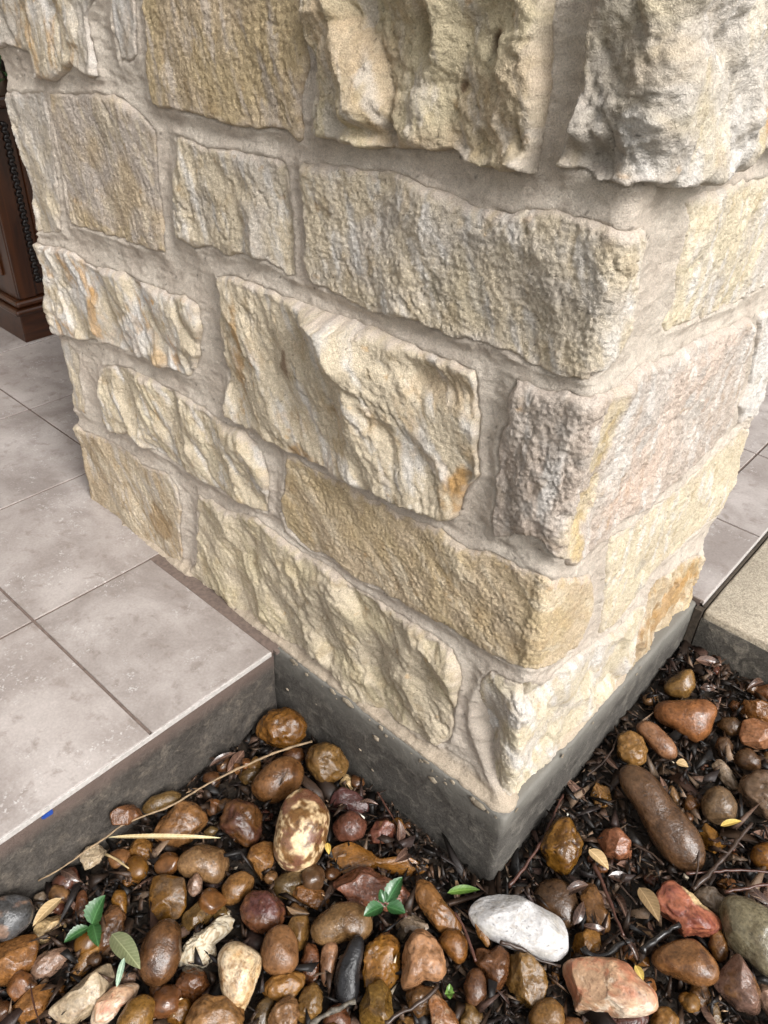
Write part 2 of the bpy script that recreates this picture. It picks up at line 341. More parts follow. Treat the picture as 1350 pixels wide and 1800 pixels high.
ROCKS=[
 ('brown','l','reddish brown tapered rock right of the grooved orange tan one',[-0.3198,-0.1971,-0.14],[0.6767,0.73,-0.096],[0.4516,-0.3085,0.8372],27.0,[[-33.7,5.4],[-25.1,25.4],[-13.7,34.0],[17.7,25.4],[30.6,8.3],[27.7,-17.4],[14.9,-40.2],[-8.0,-26.0],[-30.8,-8.8]],{'c2': 'maroon'}),
 ('clay','l','grooved orange tan rock behind the dry straw',[-0.3882,-0.2599,-0.1477],[0.6442,0.7492,-0.1538],[0.496,-0.2562,0.8297],27.6,[[-40.9,-11.7],[-20.9,19.8],[-6.6,32.7],[19.1,32.7],[36.3,16.9],[39.1,-0.2],[27.7,-14.5],[13.4,-26.0],[-9.5,-31.7],[-32.3,-28.8]],{}),
 ('brown','f','small square reddish brown rock against the porch riser',[-0.4328,-0.3175,-0.1054],[0.6114,0.7652,-0.2018],[0.5399,-0.2169,0.8133],12.6,[[-24.1,2.0],[-15.8,10.3],[6.4,15.8],[20.2,10.3],[25.8,-3.6],[6.4,-13.3],[-18.6,-14.7]],{}),
 ('olive','r','flat brown rock behind the long twig by the porch riser',[-0.4333,-0.2604,-0.1351],[0.6288,0.7589,-0.1696],[0.525,-0.2534,0.8125],12.0,[[-29.7,-9.3],[-15.2,8.1],[13.8,16.8],[31.2,11.0],[22.5,-3.5],[-9.4,-15.1],[-23.9,-18.0]],{}),
 ('amber','l','small round amber rock below the dry straw',[-0.3992,-0.3235,-0.1538],[0.628,0.7543,-0.1913],[0.5058,-0.2089,0.837],17.0,[[-20.4,1.9],[-12.0,15.9],[1.9,18.6],[15.9,10.3],[18.7,-6.5],[7.5,-19.0],[-9.2,-16.2]],{}),
 ('tan','r','smooth tan kidney shaped rock',[-0.3117,-0.2741,-0.1465],[0.6639,0.7359,-0.1331],[0.4522,-0.2533,0.8552],23.8,[[-41.0,1.5],[-32.8,15.2],[-16.4,24.8],[5.6,26.1],[27.5,17.9],[37.1,1.5],[33.0,-17.7],[19.3,-28.7],[0.1,-23.2],[-21.8,-17.7],[-35.5,-12.2]],{}),
 ('clay','r','smooth tan egg shaped rock right of the kidney shaped one',[-0.2501,-0.2647,-0.1462],[0.683,0.7232,-0.1025],[0.4121,-0.2656,0.8715],17.2,[[-21.8,0.1],[-11.0,16.2],[7.7,22.9],[23.8,13.5],[21.1,-2.6],[5.0,-18.7],[-11.0,-24.0],[-20.4,-16.0]],{}),
 ('mauve','l','small pinkish grey lump leaning on the kidney shaped rock',[-0.2944,-0.3038,-0.1427],[0.6627,0.7352,-0.1426],[0.4451,-0.2335,0.8645],10.8,[[-10.3,4.3],[0.3,17.6],[9.7,6.9],[9.7,-9.1],[-2.3,-15.8],[-10.3,-6.4]],{}),
 ('amber','f','angular amber rock with pinkish chipped front',[-0.3071,-0.3403,-0.1419],[0.6518,0.7395,-0.1682],[0.4562,-0.2051,0.8659],21.9,[[-22.5,26.3],[-6.7,28.9],[19.6,23.6],[24.9,7.8],[26.2,-13.2],[17.0,-26.4],[-6.7,-30.3],[-22.5,-18.5],[-25.1,10.5]],{'c2': 'mauve'}),
 ('olive','f','olive brown angular rock above the crumbly white one',[-0.2578,-0.3276,-0.1498],[0.6696,0.7293,-0.1403],[0.4212,-0.2173,0.8806],13.6,[[-24.4,-13.4],[-19.2,4.8],[1.6,23.0],[22.4,16.5],[28.9,7.4],[14.6,-8.2],[-6.2,-21.2],[-19.2,-25.1]],{}),
 ('brownt','r','large smooth dark tan egg shaped rock at the lower left',[-0.2469,-0.3923,-0.1328],[0.6597,0.731,-0.1742],[0.4233,-0.17,0.8899],25.3,[[-27.5,1.1],[-20.1,25.8],[-5.3,38.2],[12.0,39.4],[24.4,25.8],[28.1,1.1],[19.4,-26.0],[4.6,-40.8],[-15.1,-35.9],[-27.5,-18.6]],{}),
 ('chalk','g','crumbly pale conglomerate lump',[-0.2226,-0.3419,-0.1527],[0.6774,0.7235,-0.1328],[0.3978,-0.2084,0.8935],16.1,[[-31.7,-20.2],[-24.1,2.6],[-1.2,22.9],[16.5,35.6],[29.2,38.2],[35.6,25.5],[24.2,10.2],[11.5,0.1],[16.5,-12.6],[3.8,-27.9],[-11.4,-35.5],[-26.6,-30.4]],{'pat': 'crumb'}),
 ('cream','r','cream quartz rock tapering downward with brown veins',[-0.1543,-0.341,-0.1339],[0.6945,0.7123,-0.1014],[0.3548,-0.2165,0.9095],25.1,[[-28.2,23.7],[-18.5,35.9],[-3.9,37.1],[18.0,28.6],[28.9,21.3],[27.7,1.9],[18.0,-24.8],[8.2,-46.7],[-3.9,-44.3],[-16.1,-27.3],[-25.8,-0.5]],{'pat': 'vein'}),
 ('brown','l','dark brown lump below the crumbly white rock',[-0.1932,-0.3846,-0.1526],[0.6787,0.7202,-0.144],[0.3801,-0.1766,0.9079],19.5,[[-24.0,-1.0],[-14.3,16.1],[0.4,20.9],[15.0,16.1],[21.1,1.4],[17.5,-13.2],[2.8,-23.0],[-14.3,-13.2]],{}),
 ('clay','l','broad tan rock at the bottom edge under the cream quartz',[-0.1386,-0.391,-0.1438],[0.6918,0.7117,-0.1221],[0.3434,-0.1756,0.9226],24.0,[[-35.4,-4.7],[-29.6,16.4],[-13.1,24.7],[10.4,25.8],[29.2,18.8],[35.1,4.7],[31.6,-18.8],[-8.4,-25.9],[-31.9,-18.8]],{}),
 ('amber','l','lumpy amber rock left of the broad tan one at the bottom edge',[-0.1819,-0.4144,-0.1555],[0.6777,0.7187,-0.1559],[0.3728,-0.153,0.9152],14.9,[[-15.9,-1.5],[-8.8,15.2],[3.1,17.6],[17.5,8.0],[12.7,-8.7],[0.8,-18.2],[-13.6,-13.5]],{}),
 ('brownt','f','small upright oblong brown rock below the large egg shaped one',[-0.2109,-0.4264,-0.156],[0.6676,0.7233,-0.1763],[0.3936,-0.1419,0.9083],10.6,[[-13.9,15.5],[-7.8,22.7],[4.2,20.3],[12.6,10.7],[11.4,-8.6],[6.6,-25.4],[-5.4,-23.0],[-10.3,-3.8]],{}),
 ('gold','r','golden egg shaped rock cut by the bottom edge',[-0.2075,-0.457,-0.1401],[0.6624,0.7234,-0.1947],[0.3972,-0.1188,0.91],20.4,[[-23.8,-2.6],[-12.1,18.4],[4.2,26.6],[18.2,20.7],[21.7,6.7],[18.2,-11.9],[8.9,-23.6],[-19.1,-21.3]],{}),
 ('brick','f','red and white wedge shaped rock',[-0.2436,-0.4674,-0.1422],[0.6498,0.7286,-0.2165],[0.4219,-0.1087,0.9001],12.5,[[-24.2,-15.8],[-20.6,3.1],[-4.1,17.3],[19.6,24.4],[31.5,22.0],[26.7,7.8],[10.1,-4.0],[0.7,-20.6],[-8.8,-27.7],[-23.0,-25.3]],{'pat': 'redwhite'}),
 ('stone','f','pale grey half disc shaped rock',[-0.275,-0.4844,-0.1409],[0.6367,0.7328,-0.2398],[0.4437,-0.0939,0.8912],18.4,[[-46.2,-16.8],[-26.0,-0.1],[-4.6,21.3],[24.0,40.4],[34.7,23.7],[31.1,4.7],[16.9,-16.8],[-6.9,-31.0],[-28.4,-28.7]],{}),
 ('orange','f','blocky orange rock at the left edge',[-0.3799,-0.5255,-0.1422],[0.5938,0.7459,-0.3017],[0.5093,-0.0581,0.8586],21.9,[[-23.4,19.2],[1.1,30.2],[20.7,31.5],[26.9,16.7],[24.4,-7.8],[18.3,-22.5],[3.6,-32.3],[-18.5,-29.8],[-28.3,-7.8]],{}),
 ('orange','f','orange brown faceted rock in the bottom left corner',[-0.319,-0.5346,-0.1505],[0.6156,0.7346,-0.2851],[0.47,-0.0519,0.8811],14.9,[[-24.9,-2.9],[-5.9,18.5],[10.7,23.2],[22.6,16.1],[17.8,-0.5],[8.3,-21.9],[-8.3,-21.9],[-20.1,-12.4]],{}),
 ('slate','r','dark blue grey cobble at the left edge',[-0.4219,-0.5028,-0.1187],[0.5776,0.7574,-0.3043],[0.5407,-0.0757,0.8378],24.2,[[-19.2,23.7],[3.3,26.2],[20.9,21.2],[30.9,8.7],[23.4,-11.3],[10.8,-23.8],[-6.7,-28.9],[-21.7,-23.8],[-26.7,1.2]],{'c2': 'mauve'}),
 ('grey','l','small grey pebble right of the blue grey cobble',[-0.4391,-0.4604,-0.158],[0.5878,0.7591,-0.2799],[0.5349,-0.1051,0.8384],11.1,[[-11.4,5.0],[1.8,12.9],[12.4,2.4],[4.5,-10.8],[-6.1,-12.2]],{}),
 ('cream','f','cream and orange chip below the dry tan leaf',[-0.3925,-0.4728,-0.1557],[0.6011,0.751,-0.2732],[0.5104,-0.0977,0.8544],14.6,[[-20.4,3.0],[-5.0,15.8],[10.4,21.0],[21.9,3.0],[10.4,-12.4],[-5.0,-21.3],[-17.8,-12.4]],{'c2': 'orange'}),
 ('mauve','l','dull mauve grey rock above the pale half disc',[-0.3521,-0.4947,-0.156],[0.6113,0.743,-0.2725],[0.4874,-0.0823,0.8693],14.7,[[-23.0,0.1],[-10.6,12.5],[16.7,19.9],[26.6,15.0],[19.2,-2.4],[6.8,-12.3],[-8.1,-22.3],[-20.5,-17.3]],{}),
 ('clay','r','slim tan rock under the upright seedling',[-0.3212,-0.4613,-0.1567],[0.6275,0.7401,-0.2418],[0.4672,-0.1094,0.8774],10.2,[[-16.8,-17.9],[-10.6,2.1],[-0.6,19.5],[9.3,24.5],[16.8,17.0],[11.8,-2.9],[-0.6,-17.9],[-13.1,-26.6]],{}),
 ('brown','l','slim upright brown rock left of the upright seedling',[-0.3874,-0.4292,-0.1564],[0.6111,0.7523,-0.2463],[0.5052,-0.1311,0.853],9.3,[[-9.2,-1.6],[-6.5,19.4],[1.3,24.7],[7.9,11.6],[9.2,-14.7],[1.3,-23.8],[-9.2,-12.0]],{}),
 ('amber','r','small rounded amber rock above the pale green leaf',[-0.3513,-0.3887,-0.1497],[0.6296,0.7476,-0.2115],[0.484,-0.1645,0.8595],9.8,[[-12.9,3.4],[-9.0,16.6],[4.2,16.6],[9.4,0.8],[9.4,-17.6],[1.5,-21.5],[-6.3,-4.4]],{}),
 ('brownt','l','long brown rock behind the pale green leaf',[-0.3327,-0.4146,-0.1532],[0.6313,0.7439,-0.2193],[0.4732,-0.1454,0.8689],15.4,[[-16.5,8.1],[-7.5,26.1],[5.3,31.2],[15.6,18.4],[18.2,-4.7],[10.5,-20.2],[-2.4,-27.9],[-10.1,-35.6],[-15.2,-15.0]],{}),
 ('amber','f','flat angular amber chip in the dark mulch near the porch',[-0.3761,-0.3571,-0.158],[0.629,0.7508,-0.2017],[0.4938,-0.1855,0.8496],11.1,[[-13.2,6.5],[3.1,14.7],[18.1,11.9],[14.0,-7.1],[-2.3,-12.5],[-18.6,-15.2]],{}),
 ('stone','g','porous grey brown rock in the dark mulch near the porch',[-0.4343,-0.379,-0.1407],[0.6028,0.7627,-0.2341],[0.5336,-0.1673,0.829],14.4,[[-18.5,-1.4],[-10.3,12.3],[6.1,16.4],[19.8,6.8],[11.6,-9.6],[-7.6,-19.1]],{}),
 ('olive','r','small olive rock touching the twig by the speckled egg shaped one',[-0.3837,-0.1275,-0.1556],[0.675,0.7328,-0.0857],[0.4767,-0.3446,0.8087],13.2,[[-20.8,-0.2],[-10.1,9.0],[8.3,15.1],[20.5,5.9],[11.3,-9.4],[-10.1,-15.5]],{}),
 ('brown','r','small oblong brown rock left of the reddish tapered one',[-0.382,-0.2074,-0.1564],[0.6583,0.7424,-0.1242],[0.4845,-0.2917,0.8247],10.3,[[-12.3,6.6],[-2.0,15.4],[9.8,3.7],[9.8,-14.0],[-4.9,-11.0]],{}),
 ('olive','r','tiny olive pebble on the end of the dry straw',[-0.3482,-0.2348,-0.15],[0.6616,0.7392,-0.1261],[0.4696,-0.2773,0.8382],7.3,[[-12.0,-1.7],[-0.6,8.3],[12.2,4.0],[5.1,-6.0],[-6.3,-7.4]],{}),
 ('black','r','small black ball shaped pebble above the kidney shaped rock',[-0.2975,-0.2287,-0.1579],[0.6778,0.728,-0.1029],[0.4359,-0.2852,0.8536],9.9,[[-11.4,1.2],[-3.0,10.5],[8.3,8.2],[11.1,-3.0],[1.2,-10.9],[-8.6,-7.2]],{}),
 ('mauve','r','small pinkish pebble below the pale green leaf',[-0.2615,-0.4344,-0.1589],[0.6514,0.7312,-0.2025],[0.4272,-0.1329,0.8943],8.7,[[-12.2,-1.7],[-6.1,8.1],[6.2,8.1],[13.6,0.7],[3.8,-7.9],[-6.1,-9.1]],{}),
 ('orange','f','small orange chip left of the pale half disc',[-0.3169,-0.503,-0.1605],[0.6228,0.7364,-0.2642],[0.4647,-0.0765,0.8822],6.7,[[-11.0,2.2],[-2.5,7.1],[9.7,4.7],[8.4,-5.1],[-4.9,-7.5]],{}),
 ('brownt','r','brown rock half under the long twig near the porch',[-0.3724,-0.1908,-0.157],[0.6647,0.7387,-0.1123],[0.477,-0.3038,0.8247],11.5,[[-15.6,2.2],[-0.8,11.1],[14.0,8.1],[11.0,-6.6],[-6.7,-12.5]],{}),
 ('gold','f','glossy yellow blocky rock left of the speckled egg shaped one',[-0.2575,-0.2146,-0.1465],[0.6905,0.719,-0.0791],[0.4123,-0.3013,0.8598],16.2,[[-21.1,1.4],[-15.6,18.0],[1.0,24.9],[16.2,23.5],[19.0,-1.4],[12.1,-20.7],[1.0,-29.0],[-12.8,-20.7]],{}),
 ('amber','l','lumpy golden rock in the corner between porch and pillar',[-0.4061,-0.0388,-0.1359],[0.6874,0.7243,-0.0535],[0.4831,-0.401,0.7783],29.8,[[-42.5,-10.2],[-37.7,15.3],[-18.6,29.6],[6.9,32.8],[29.2,21.7],[40.4,5.7],[38.8,-16.6],[19.7,-29.4],[-2.7,-32.6],[-25.0,-23.0]],{}),
 ('brownt','r','long smooth brown rock above the speckled egg shaped one',[-0.3343,-0.1116,-0.1355],[0.6905,0.7209,-0.0598],[0.4517,-0.3651,0.814],28.6,[[-44.3,-14.0],[-35.3,4.0],[-17.4,24.9],[3.6,35.4],[27.5,33.9],[39.5,15.9],[36.5,-5.0],[21.5,-23.0],[-2.4,-34.9],[-26.3,-31.9]],{}),
 ('brown','r','brown rock tucked behind the end of the long twig',[-0.361,-0.0535,-0.1552],[0.6968,0.716,-0.0436],[0.4547,-0.3938,0.7989],13.6,[[-21.1,1.8],[-7.0,12.8],[11.9,12.8],[19.7,-1.3],[8.7,-13.9],[-13.3,-10.7]],{}),
 ('olivegold','l','golden brown rock with a protruding nose against the footing',[-0.3019,-0.0369,-0.137],[0.7142,0.6998,-0.013],[0.4223,-0.416,0.8054],28.1,[[-34.5,8.5],[-25.3,25.3],[-0.8,33.0],[20.6,23.8],[34.4,2.3],[32.9,-9.9],[20.6,-25.2],[5.3,-29.8],[-0.8,-39.0],[-10.0,-34.4],[-19.2,-19.1],[-31.5,-3.8]],{}),
 ('clay','r','speckled cream and brown egg shaped rock',[-0.236,-0.1539,-0.1191],[0.7064,0.7068,-0.0393],[0.3993,-0.3521,0.8465],35.4,[[-40.1,-27.3],[-35.9,11.7],[-24.8,45.1],[-5.3,59.1],[14.2,57.7],[30.9,39.6],[40.7,22.9],[37.9,-5.0],[30.9,-32.8],[17.0,-52.3],[-5.3,-57.9],[-27.5,-49.5]],{'pat': 'speck'}),
 ('maroon','f','flat maroon rock above the round reddish one',[-0.2356,-0.0553,-0.1543],[0.726,0.6877,0.0069],[0.3789,-0.4084,0.8304],17.2,[[-29.9,-5.5],[-22.4,15.4],[-10.5,24.3],[13.3,15.4],[34.2,-2.5],[31.2,-14.4],[4.4,-17.4],[-22.4,-17.4]],{}),
 ('redd','r','round dull red rock right of the speckled egg shaped one',[-0.2001,-0.0881,-0.145],[0.7276,0.686,0.0084],[0.3615,-0.3938,0.8451],22.3,[[-27.2,-2.6],[-18.6,17.6],[-1.3,23.3],[18.8,20.4],[26.0,6.1],[21.6,-14.0],[4.4,-24.1],[-18.6,-19.8]],{}),
 ('redd','f','faceted red brown rock with an amber face near the footing',[-0.1622,-0.054,-0.1536],[0.7411,0.6701,0.0413],[0.3304,-0.4175,0.8465],17.3,[[-23.3,-5.0],[-8.8,18.1],[5.6,25.3],[20.0,6.6],[24.4,-7.9],[8.5,-16.5],[-20.4,-19.4]],{'c2': 'clay'}),
 ('cream','g','whitish brown chip beside the footing',[-0.2579,-0.0279,-0.1569],[0.7262,0.6874,0.009],[0.3892,-0.4219,0.8188],11.8,[[-16.8,1.5],[-7.6,16.7],[10.7,7.6],[16.8,-7.7],[7.6,-15.3],[-10.7,-7.7]],{}),
 ('amber','f','long amber slab pointing at the footing corner',[-0.1401,-0.1001,-0.1547],[0.7375,0.6746,0.0315],[0.3195,-0.3896,0.8638],14.9,[[-65.2,3.8],[-61.0,17.8],[-33.1,27.6],[-7.9,15.0],[22.8,3.8],[56.4,1.1],[84.3,3.8],[88.5,-4.5],[73.1,-15.7],[39.6,-21.3],[17.2,-12.9],[-16.3,-7.3],[-47.0,-12.9],[-62.4,-17.1]],{}),
 ('redo','g','rough orange red slab behind the three leaf seedling',[-0.1091,-0.1367,-0.1428],[0.7374,0.6748,0.0303],[0.3034,-0.3709,0.8777],21.9,[[-61.0,7.4],[-46.3,18.2],[-27.5,33.0],[-8.7,30.3],[23.6,15.5],[47.7,4.8],[57.1,-14.0],[50.4,-26.1],[23.6,-27.5],[-3.3,-24.8],[-22.1,-22.1],[-38.2,-6.0],[-54.3,-0.6]],{}),
 ('olive','r','olive brown rock below the speckled egg shaped one',[-0.2038,-0.2092,-0.1526],[0.7052,0.7071,-0.0522],[0.3744,-0.3089,0.8743],16.6,[[-25.3,0.6],[-9.1,14.2],[12.6,19.6],[24.8,11.5],[18.1,-4.8],[1.8,-21.1],[-17.2,-15.6]],{}),
 ('orange','g','bright orange craggy chip',[-0.1661,-0.2014,-0.1509],[0.7153,0.6982,-0.0303],[0.3481,-0.3183,0.8818],13.2,[[-26.9,0.6],[-18.9,14.0],[-0.2,15.3],[15.8,8.6],[25.2,-4.7],[15.8,-18.1],[-0.2,-12.8],[-16.2,-7.4]],{}),
 ('brown','l','red brown dome shaped rock right of the smooth tan egg',[-0.1965,-0.2627,-0.143],[0.6972,0.7127,-0.0774],[0.3766,-0.2723,0.8855],25.1,[[-31.0,4.0],[-20.6,22.3],[0.3,27.5],[21.2,19.7],[30.3,1.4],[26.4,-16.9],[8.1,-27.3],[-10.1,-24.7],[-25.8,-14.2]],{'c2': 'maroon'}),
 ('tan','r','large flat tan oval rock below the orange red slab',[-0.1029,-0.2033,-0.1356],[0.728,0.6856,0.0006],[0.3061,-0.3258,0.8945],24.5,[[-43.7,-4.6],[-32.1,13.4],[-6.4,26.2],[19.3,27.5],[37.3,15.9],[42.4,-4.6],[32.1,-20.1],[6.4,-20.1],[-16.7,-26.5],[-37.3,-22.6]],{}),
 ('brownt','r','small brown pebble between the bright orange chip and the tan oval',[-0.1676,-0.2269,-0.1575],[0.7109,0.7019,-0.0442],[0.3497,-0.2982,0.8882],10.8,[[-16.4,2.7],[-4.5,13.3],[11.4,5.4],[19.3,-5.2],[3.4,-10.5],[-12.4,-7.9]],{}),
 ('olivegold','f','small gold blocky rock left of the tan oval',[-0.1431,-0.2465,-0.1508],[0.713,0.6999,-0.0426],[0.3355,-0.2872,0.8972],14.1,[[-16.9,6.9],[-9.2,19.8],[11.5,19.8],[15.3,1.7],[11.5,-18.9],[-1.4,-24.0],[-14.3,-8.6]],{}),
 ('clayp','r','pinkish brown rounded square rock',[-0.1369,-0.2853,-0.134],[0.7076,0.704,-0.061],[0.3381,-0.2615,0.904],23.2,[[-26.5,-1.0],[-19.0,21.4],[-4.1,31.4],[10.8,28.9],[22.0,11.4],[25.8,-13.5],[15.8,-25.9],[-4.1,-29.6],[-19.0,-20.9]],{}),
 ('brown','l','narrow brown rock left of the tan finger shaped one',[-0.1032,-0.2629,-0.1554],[0.7192,0.6941,-0.031],[0.3063,-0.2768,0.9108],12.0,[[-13.0,3.7],[-6.7,23.8],[5.8,23.8],[12.1,8.8],[10.9,-16.3],[0.8,-26.4],[-9.2,-18.9]],{}),
 ('tan','r','tan finger shaped rock left of the black one',[-0.085,-0.247,-0.1472],[0.725,0.6886,-0.0129],[0.2935,-0.2919,0.9103],10.9,[[-10.7,-1.8],[-9.4,18.2],[0.6,27.0],[11.8,20.7],[11.8,5.7],[6.8,-14.3],[0.6,-33.0],[-8.2,-24.3]],{}),
 ('black','r','upright glossy black rock',[-0.0537,-0.2394,-0.1377],[0.7319,0.6814,0.0082],[0.2709,-0.302,0.914],15.4,[[-19.6,-9.3],[-15.9,10.3],[-3.6,25.1],[1.3,39.8],[11.1,46.0],[19.7,37.4],[16.0,20.2],[12.3,-4.4],[11.1,-29.0],[1.3,-41.3],[-15.9,-33.9]],{}),
 ('amber','g','deep amber rock with craggy skin right of the black one',[-0.0325,-0.2001,-0.1446],[0.7409,0.6704,0.0402],[0.2504,-0.3312,0.9097],21.0,[[-26.1,-13.7],[-21.1,18.8],[-3.6,31.3],[13.9,33.8],[23.9,23.8],[23.9,3.8],[21.4,-18.7],[8.9,-31.2],[-6.1,-31.2],[-21.1,-28.7]],{'c2': 'orange'}),
 ('peach','l','tall pale peach rock',[0.006,-0.1663,-0.1312],[0.7511,0.6554,0.0794],[0.2202,-0.3621,0.9058],25.7,[[-26.8,-20.6],[-23.1,11.7],[-13.2,34.0],[4.2,39.0],[16.6,26.6],[29.0,4.2],[31.5,-13.2],[21.6,-25.6],[1.7,-23.1],[-10.7,-35.5],[-25.6,-35.5]],{}),
 ('grey','g','grey brown rough rock under the three leaf seedling',[-0.0403,-0.135,-0.1535],[0.7488,0.6594,0.0673],[0.25,-0.375,0.8927],16.7,[[-19.2,5.3],[-10.0,18.4],[8.3,15.8],[27.9,-2.5],[18.7,-7.8],[0.4,-13.0],[-7.4,-23.5],[-16.6,-13.0]],{}),
 ('gold','l','long golden rock slanting beside the three leaf seedling',[-0.0265,-0.0954,-0.1425],[0.7565,0.6472,0.0935],[0.2384,-0.4061,0.8822],17.2,[[-29.8,22.6],[-23.2,35.9],[-4.7,33.2],[8.5,12.1],[27.0,-9.1],[36.3,-24.9],[24.4,-31.5],[0.6,-28.9],[-15.2,-9.1],[-25.8,6.8]],{}),
 ('amber','r','smooth amber dome left of the white boulder',[0.0224,-0.1149,-0.1481],[0.7593,0.6411,0.1119],[0.2013,-0.3948,0.8965],17.2,[[-23.3,2.9],[-11.8,18.3],[6.1,20.8],[17.6,5.5],[16.4,-15.0],[6.1,-25.3],[-9.3,-12.5]],{}),
 ('olivegold','f','gold blocky rock below the deep amber one',[-0.0001,-0.2462,-0.1405],[0.7396,0.6721,0.0349],[0.2285,-0.2995,0.9263],18.8,[[-21.7,2.8],[-11.0,24.3],[5.7,31.4],[20.0,14.7],[21.2,-6.8],[12.9,-25.8],[-13.4,-25.8],[-21.7,-13.9]],{}),
 ('brownt','l','brown rock below the tall pale peach one',[0.0349,-0.1971,-0.1526],[0.7501,0.6565,0.0799],[0.1956,-0.3356,0.9215],19.0,[[-21.1,9.7],[-6.5,19.4],[17.8,14.5],[27.5,4.8],[12.9,-9.8],[-4.1,-24.4],[-16.3,-17.1]],{}),
 ('orange','f','orange rock with a pale tip at the bottom edge',[0.0674,-0.1978,-0.1418],[0.7534,0.65,0.0996],[0.1708,-0.3397,0.9249],14.1,[[-18.6,17.4],[-10.3,26.9],[4.0,17.4],[18.2,0.8],[23.0,-15.8],[4.0,-20.6],[-15.0,-15.8],[-15.0,3.2]],{'c2': 'cream'}),
 ('brownt','r','smooth brown egg at the right of the tiny sprout',[0.077,-0.1412,-0.1439],[0.7608,0.6354,0.1321],[0.1599,-0.3808,0.9108],14.2,[[-15.3,2.6],[-6.7,19.8],[5.5,23.4],[14.1,10.0],[14.1,-9.6],[3.1,-21.9],[-11.6,-19.4]],{}),
 ('brown','l','lumpy brown rock below the white boulder',[0.077,-0.1013,-0.1469],[0.7654,0.6259,0.1496],[0.1575,-0.4077,0.8994],20.6,[[-27.9,5.4],[-17.9,23.0],[-2.8,18.0],[9.8,25.5],[22.3,13.0],[19.8,-12.2],[7.3,-27.2],[-5.3,-29.7],[-15.3,-7.1]],{}),
 ('olivegold','l','dented golden rock below the yellow rough one',[-0.0665,-0.2987,-0.1487],[0.7214,0.6918,-0.031],[0.2823,-0.2528,0.9254],15.3,[[-16.6,1.2],[-8.2,18.0],[6.3,22.9],[15.9,10.8],[14.7,-8.4],[1.5,-22.8],[-13.0,-18.0]],{}),
 ('gold','l','yellow rough rock under the pinkish rounded square one',[-0.1056,-0.3059,-0.1477],[0.7121,0.6998,-0.0559],[0.3128,-0.245,0.9177],14.6,[[-29.6,-3.0],[-17.4,9.2],[7.0,17.7],[24.0,14.0],[26.5,1.8],[16.7,-10.4],[-2.8,-17.7],[-22.3,-12.8]],{}),
 ('tan','l','tan fluted rock at the bottom edge below the yellow rough one',[-0.078,-0.3302,-0.1438],[0.7146,0.6974,-0.0551],[0.2941,-0.2281,0.9282],17.8,[[-20.8,-5.7],[-12.6,13.2],[1.6,21.5],[14.6,17.9],[18.2,-1.0],[13.5,-17.5],[-14.9,-17.5]],{}),
 ('olive','r','dark olive rock at the bottom edge right of the cream quartz',[-0.1035,-0.3451,-0.156],[0.7074,0.7026,-0.0767],[0.3116,-0.2126,0.9261],10.9,[[-13.3,-2.9],[-6.2,13.8],[5.8,21.0],[14.2,16.2],[8.2,-10.1],[-1.4,-22.0],[-11.0,-17.3]],{}),
 ('brown','r','brown rock at the bottom edge left of the lichen covered twig',[-0.03,-0.2864,-0.1537],[0.7298,0.6836,-0.004],[0.2521,-0.2636,0.9311],16.3,[[-18.6,-3.1],[-11.4,13.6],[5.3,18.4],[17.2,1.7],[17.2,-12.6],[-11.4,-15.0]],{}),
 ('olivegold','g','rough golden rock at the bottom edge right of the pale tipped orange one',[0.0918,-0.1696,-0.1517],[0.7582,0.6396,0.127],[0.1483,-0.3589,0.9215],14.6,[[-17.3,-1.7],[-10.1,12.7],[4.3,16.3],[15.1,5.5],[13.9,-11.3],[-5.3,-16.1]],{}),
 ('white','b','smooth white boulder, the only white stone of its size',[0.0762,-0.0425,-0.1283],[0.7736,0.6089,0.1755],[0.157,-0.4525,0.8779],25.5,[[-68.5,18.1],[-54.4,33.6],[-28.6,38.7],[2.2,36.1],[28.0,23.3],[53.7,10.4],[61.4,-5.0],[61.4,-30.7],[43.4,-43.6],[12.5,-35.9],[-13.2,-28.2],[-49.2,-12.7],[-64.7,2.7]],{'c2': 'whiteg'}),
 ('maroon','r','small purple pebble left of the speckled egg shaped one',[-0.3137,-0.1572,-0.1584],[0.6877,0.7223,-0.0734],[0.4383,-0.3325,0.835],9.3,[[-13.6,2.7],[-3.3,10.1],[12.8,2.7],[8.4,-9.0],[-6.2,-7.5]],{}),
 ('redd','r','small reddish pebble below the three leaf seedling',[-0.0623,-0.1617,-0.1585],[0.7415,0.6696,0.0425],[0.2677,-0.3533,0.8964],9.0,[[-9.7,-0.9],[-3.1,9.6],[8.6,7.0],[7.3,-6.1],[-4.4,-10.0]],{}),
 ('orange','f','thin orange chip leaning on the white boulder',[0.0448,-0.0858,-0.1298],[0.7659,0.6278,0.139],[0.1843,-0.4215,0.8879],5.4,[[-9.5,13.5],[-4.4,18.6],[3.3,5.9],[10.9,-12.0],[5.8,-17.6],[-5.7,-4.3]],{}),
 ('clay','l','clay coloured rock on the bottom edge below the tall peach one',[0.0386,-0.2296,-0.1582],[0.7465,0.6622,0.0654],[0.1935,-0.3101,0.9308],10.9,[[-14.3,4.7],[-2.4,10.0],[12.0,8.3],[14.3,-7.2],[-11.9,-9.6]],{}),
 ('olivegold','g','rough brown rock below the white boulder at its right end',[0.1194,-0.0894,-0.1403],[0.7691,0.6131,0.1806],[0.1235,-0.4198,0.8992],22.0,[[-27.8,1.4],[-22.8,23.6],[-8.0,32.2],[9.2,28.5],[24.0,11.2],[27.7,-6.0],[19.1,-23.3],[6.8,-35.6],[-13.0,-25.8]],{}),
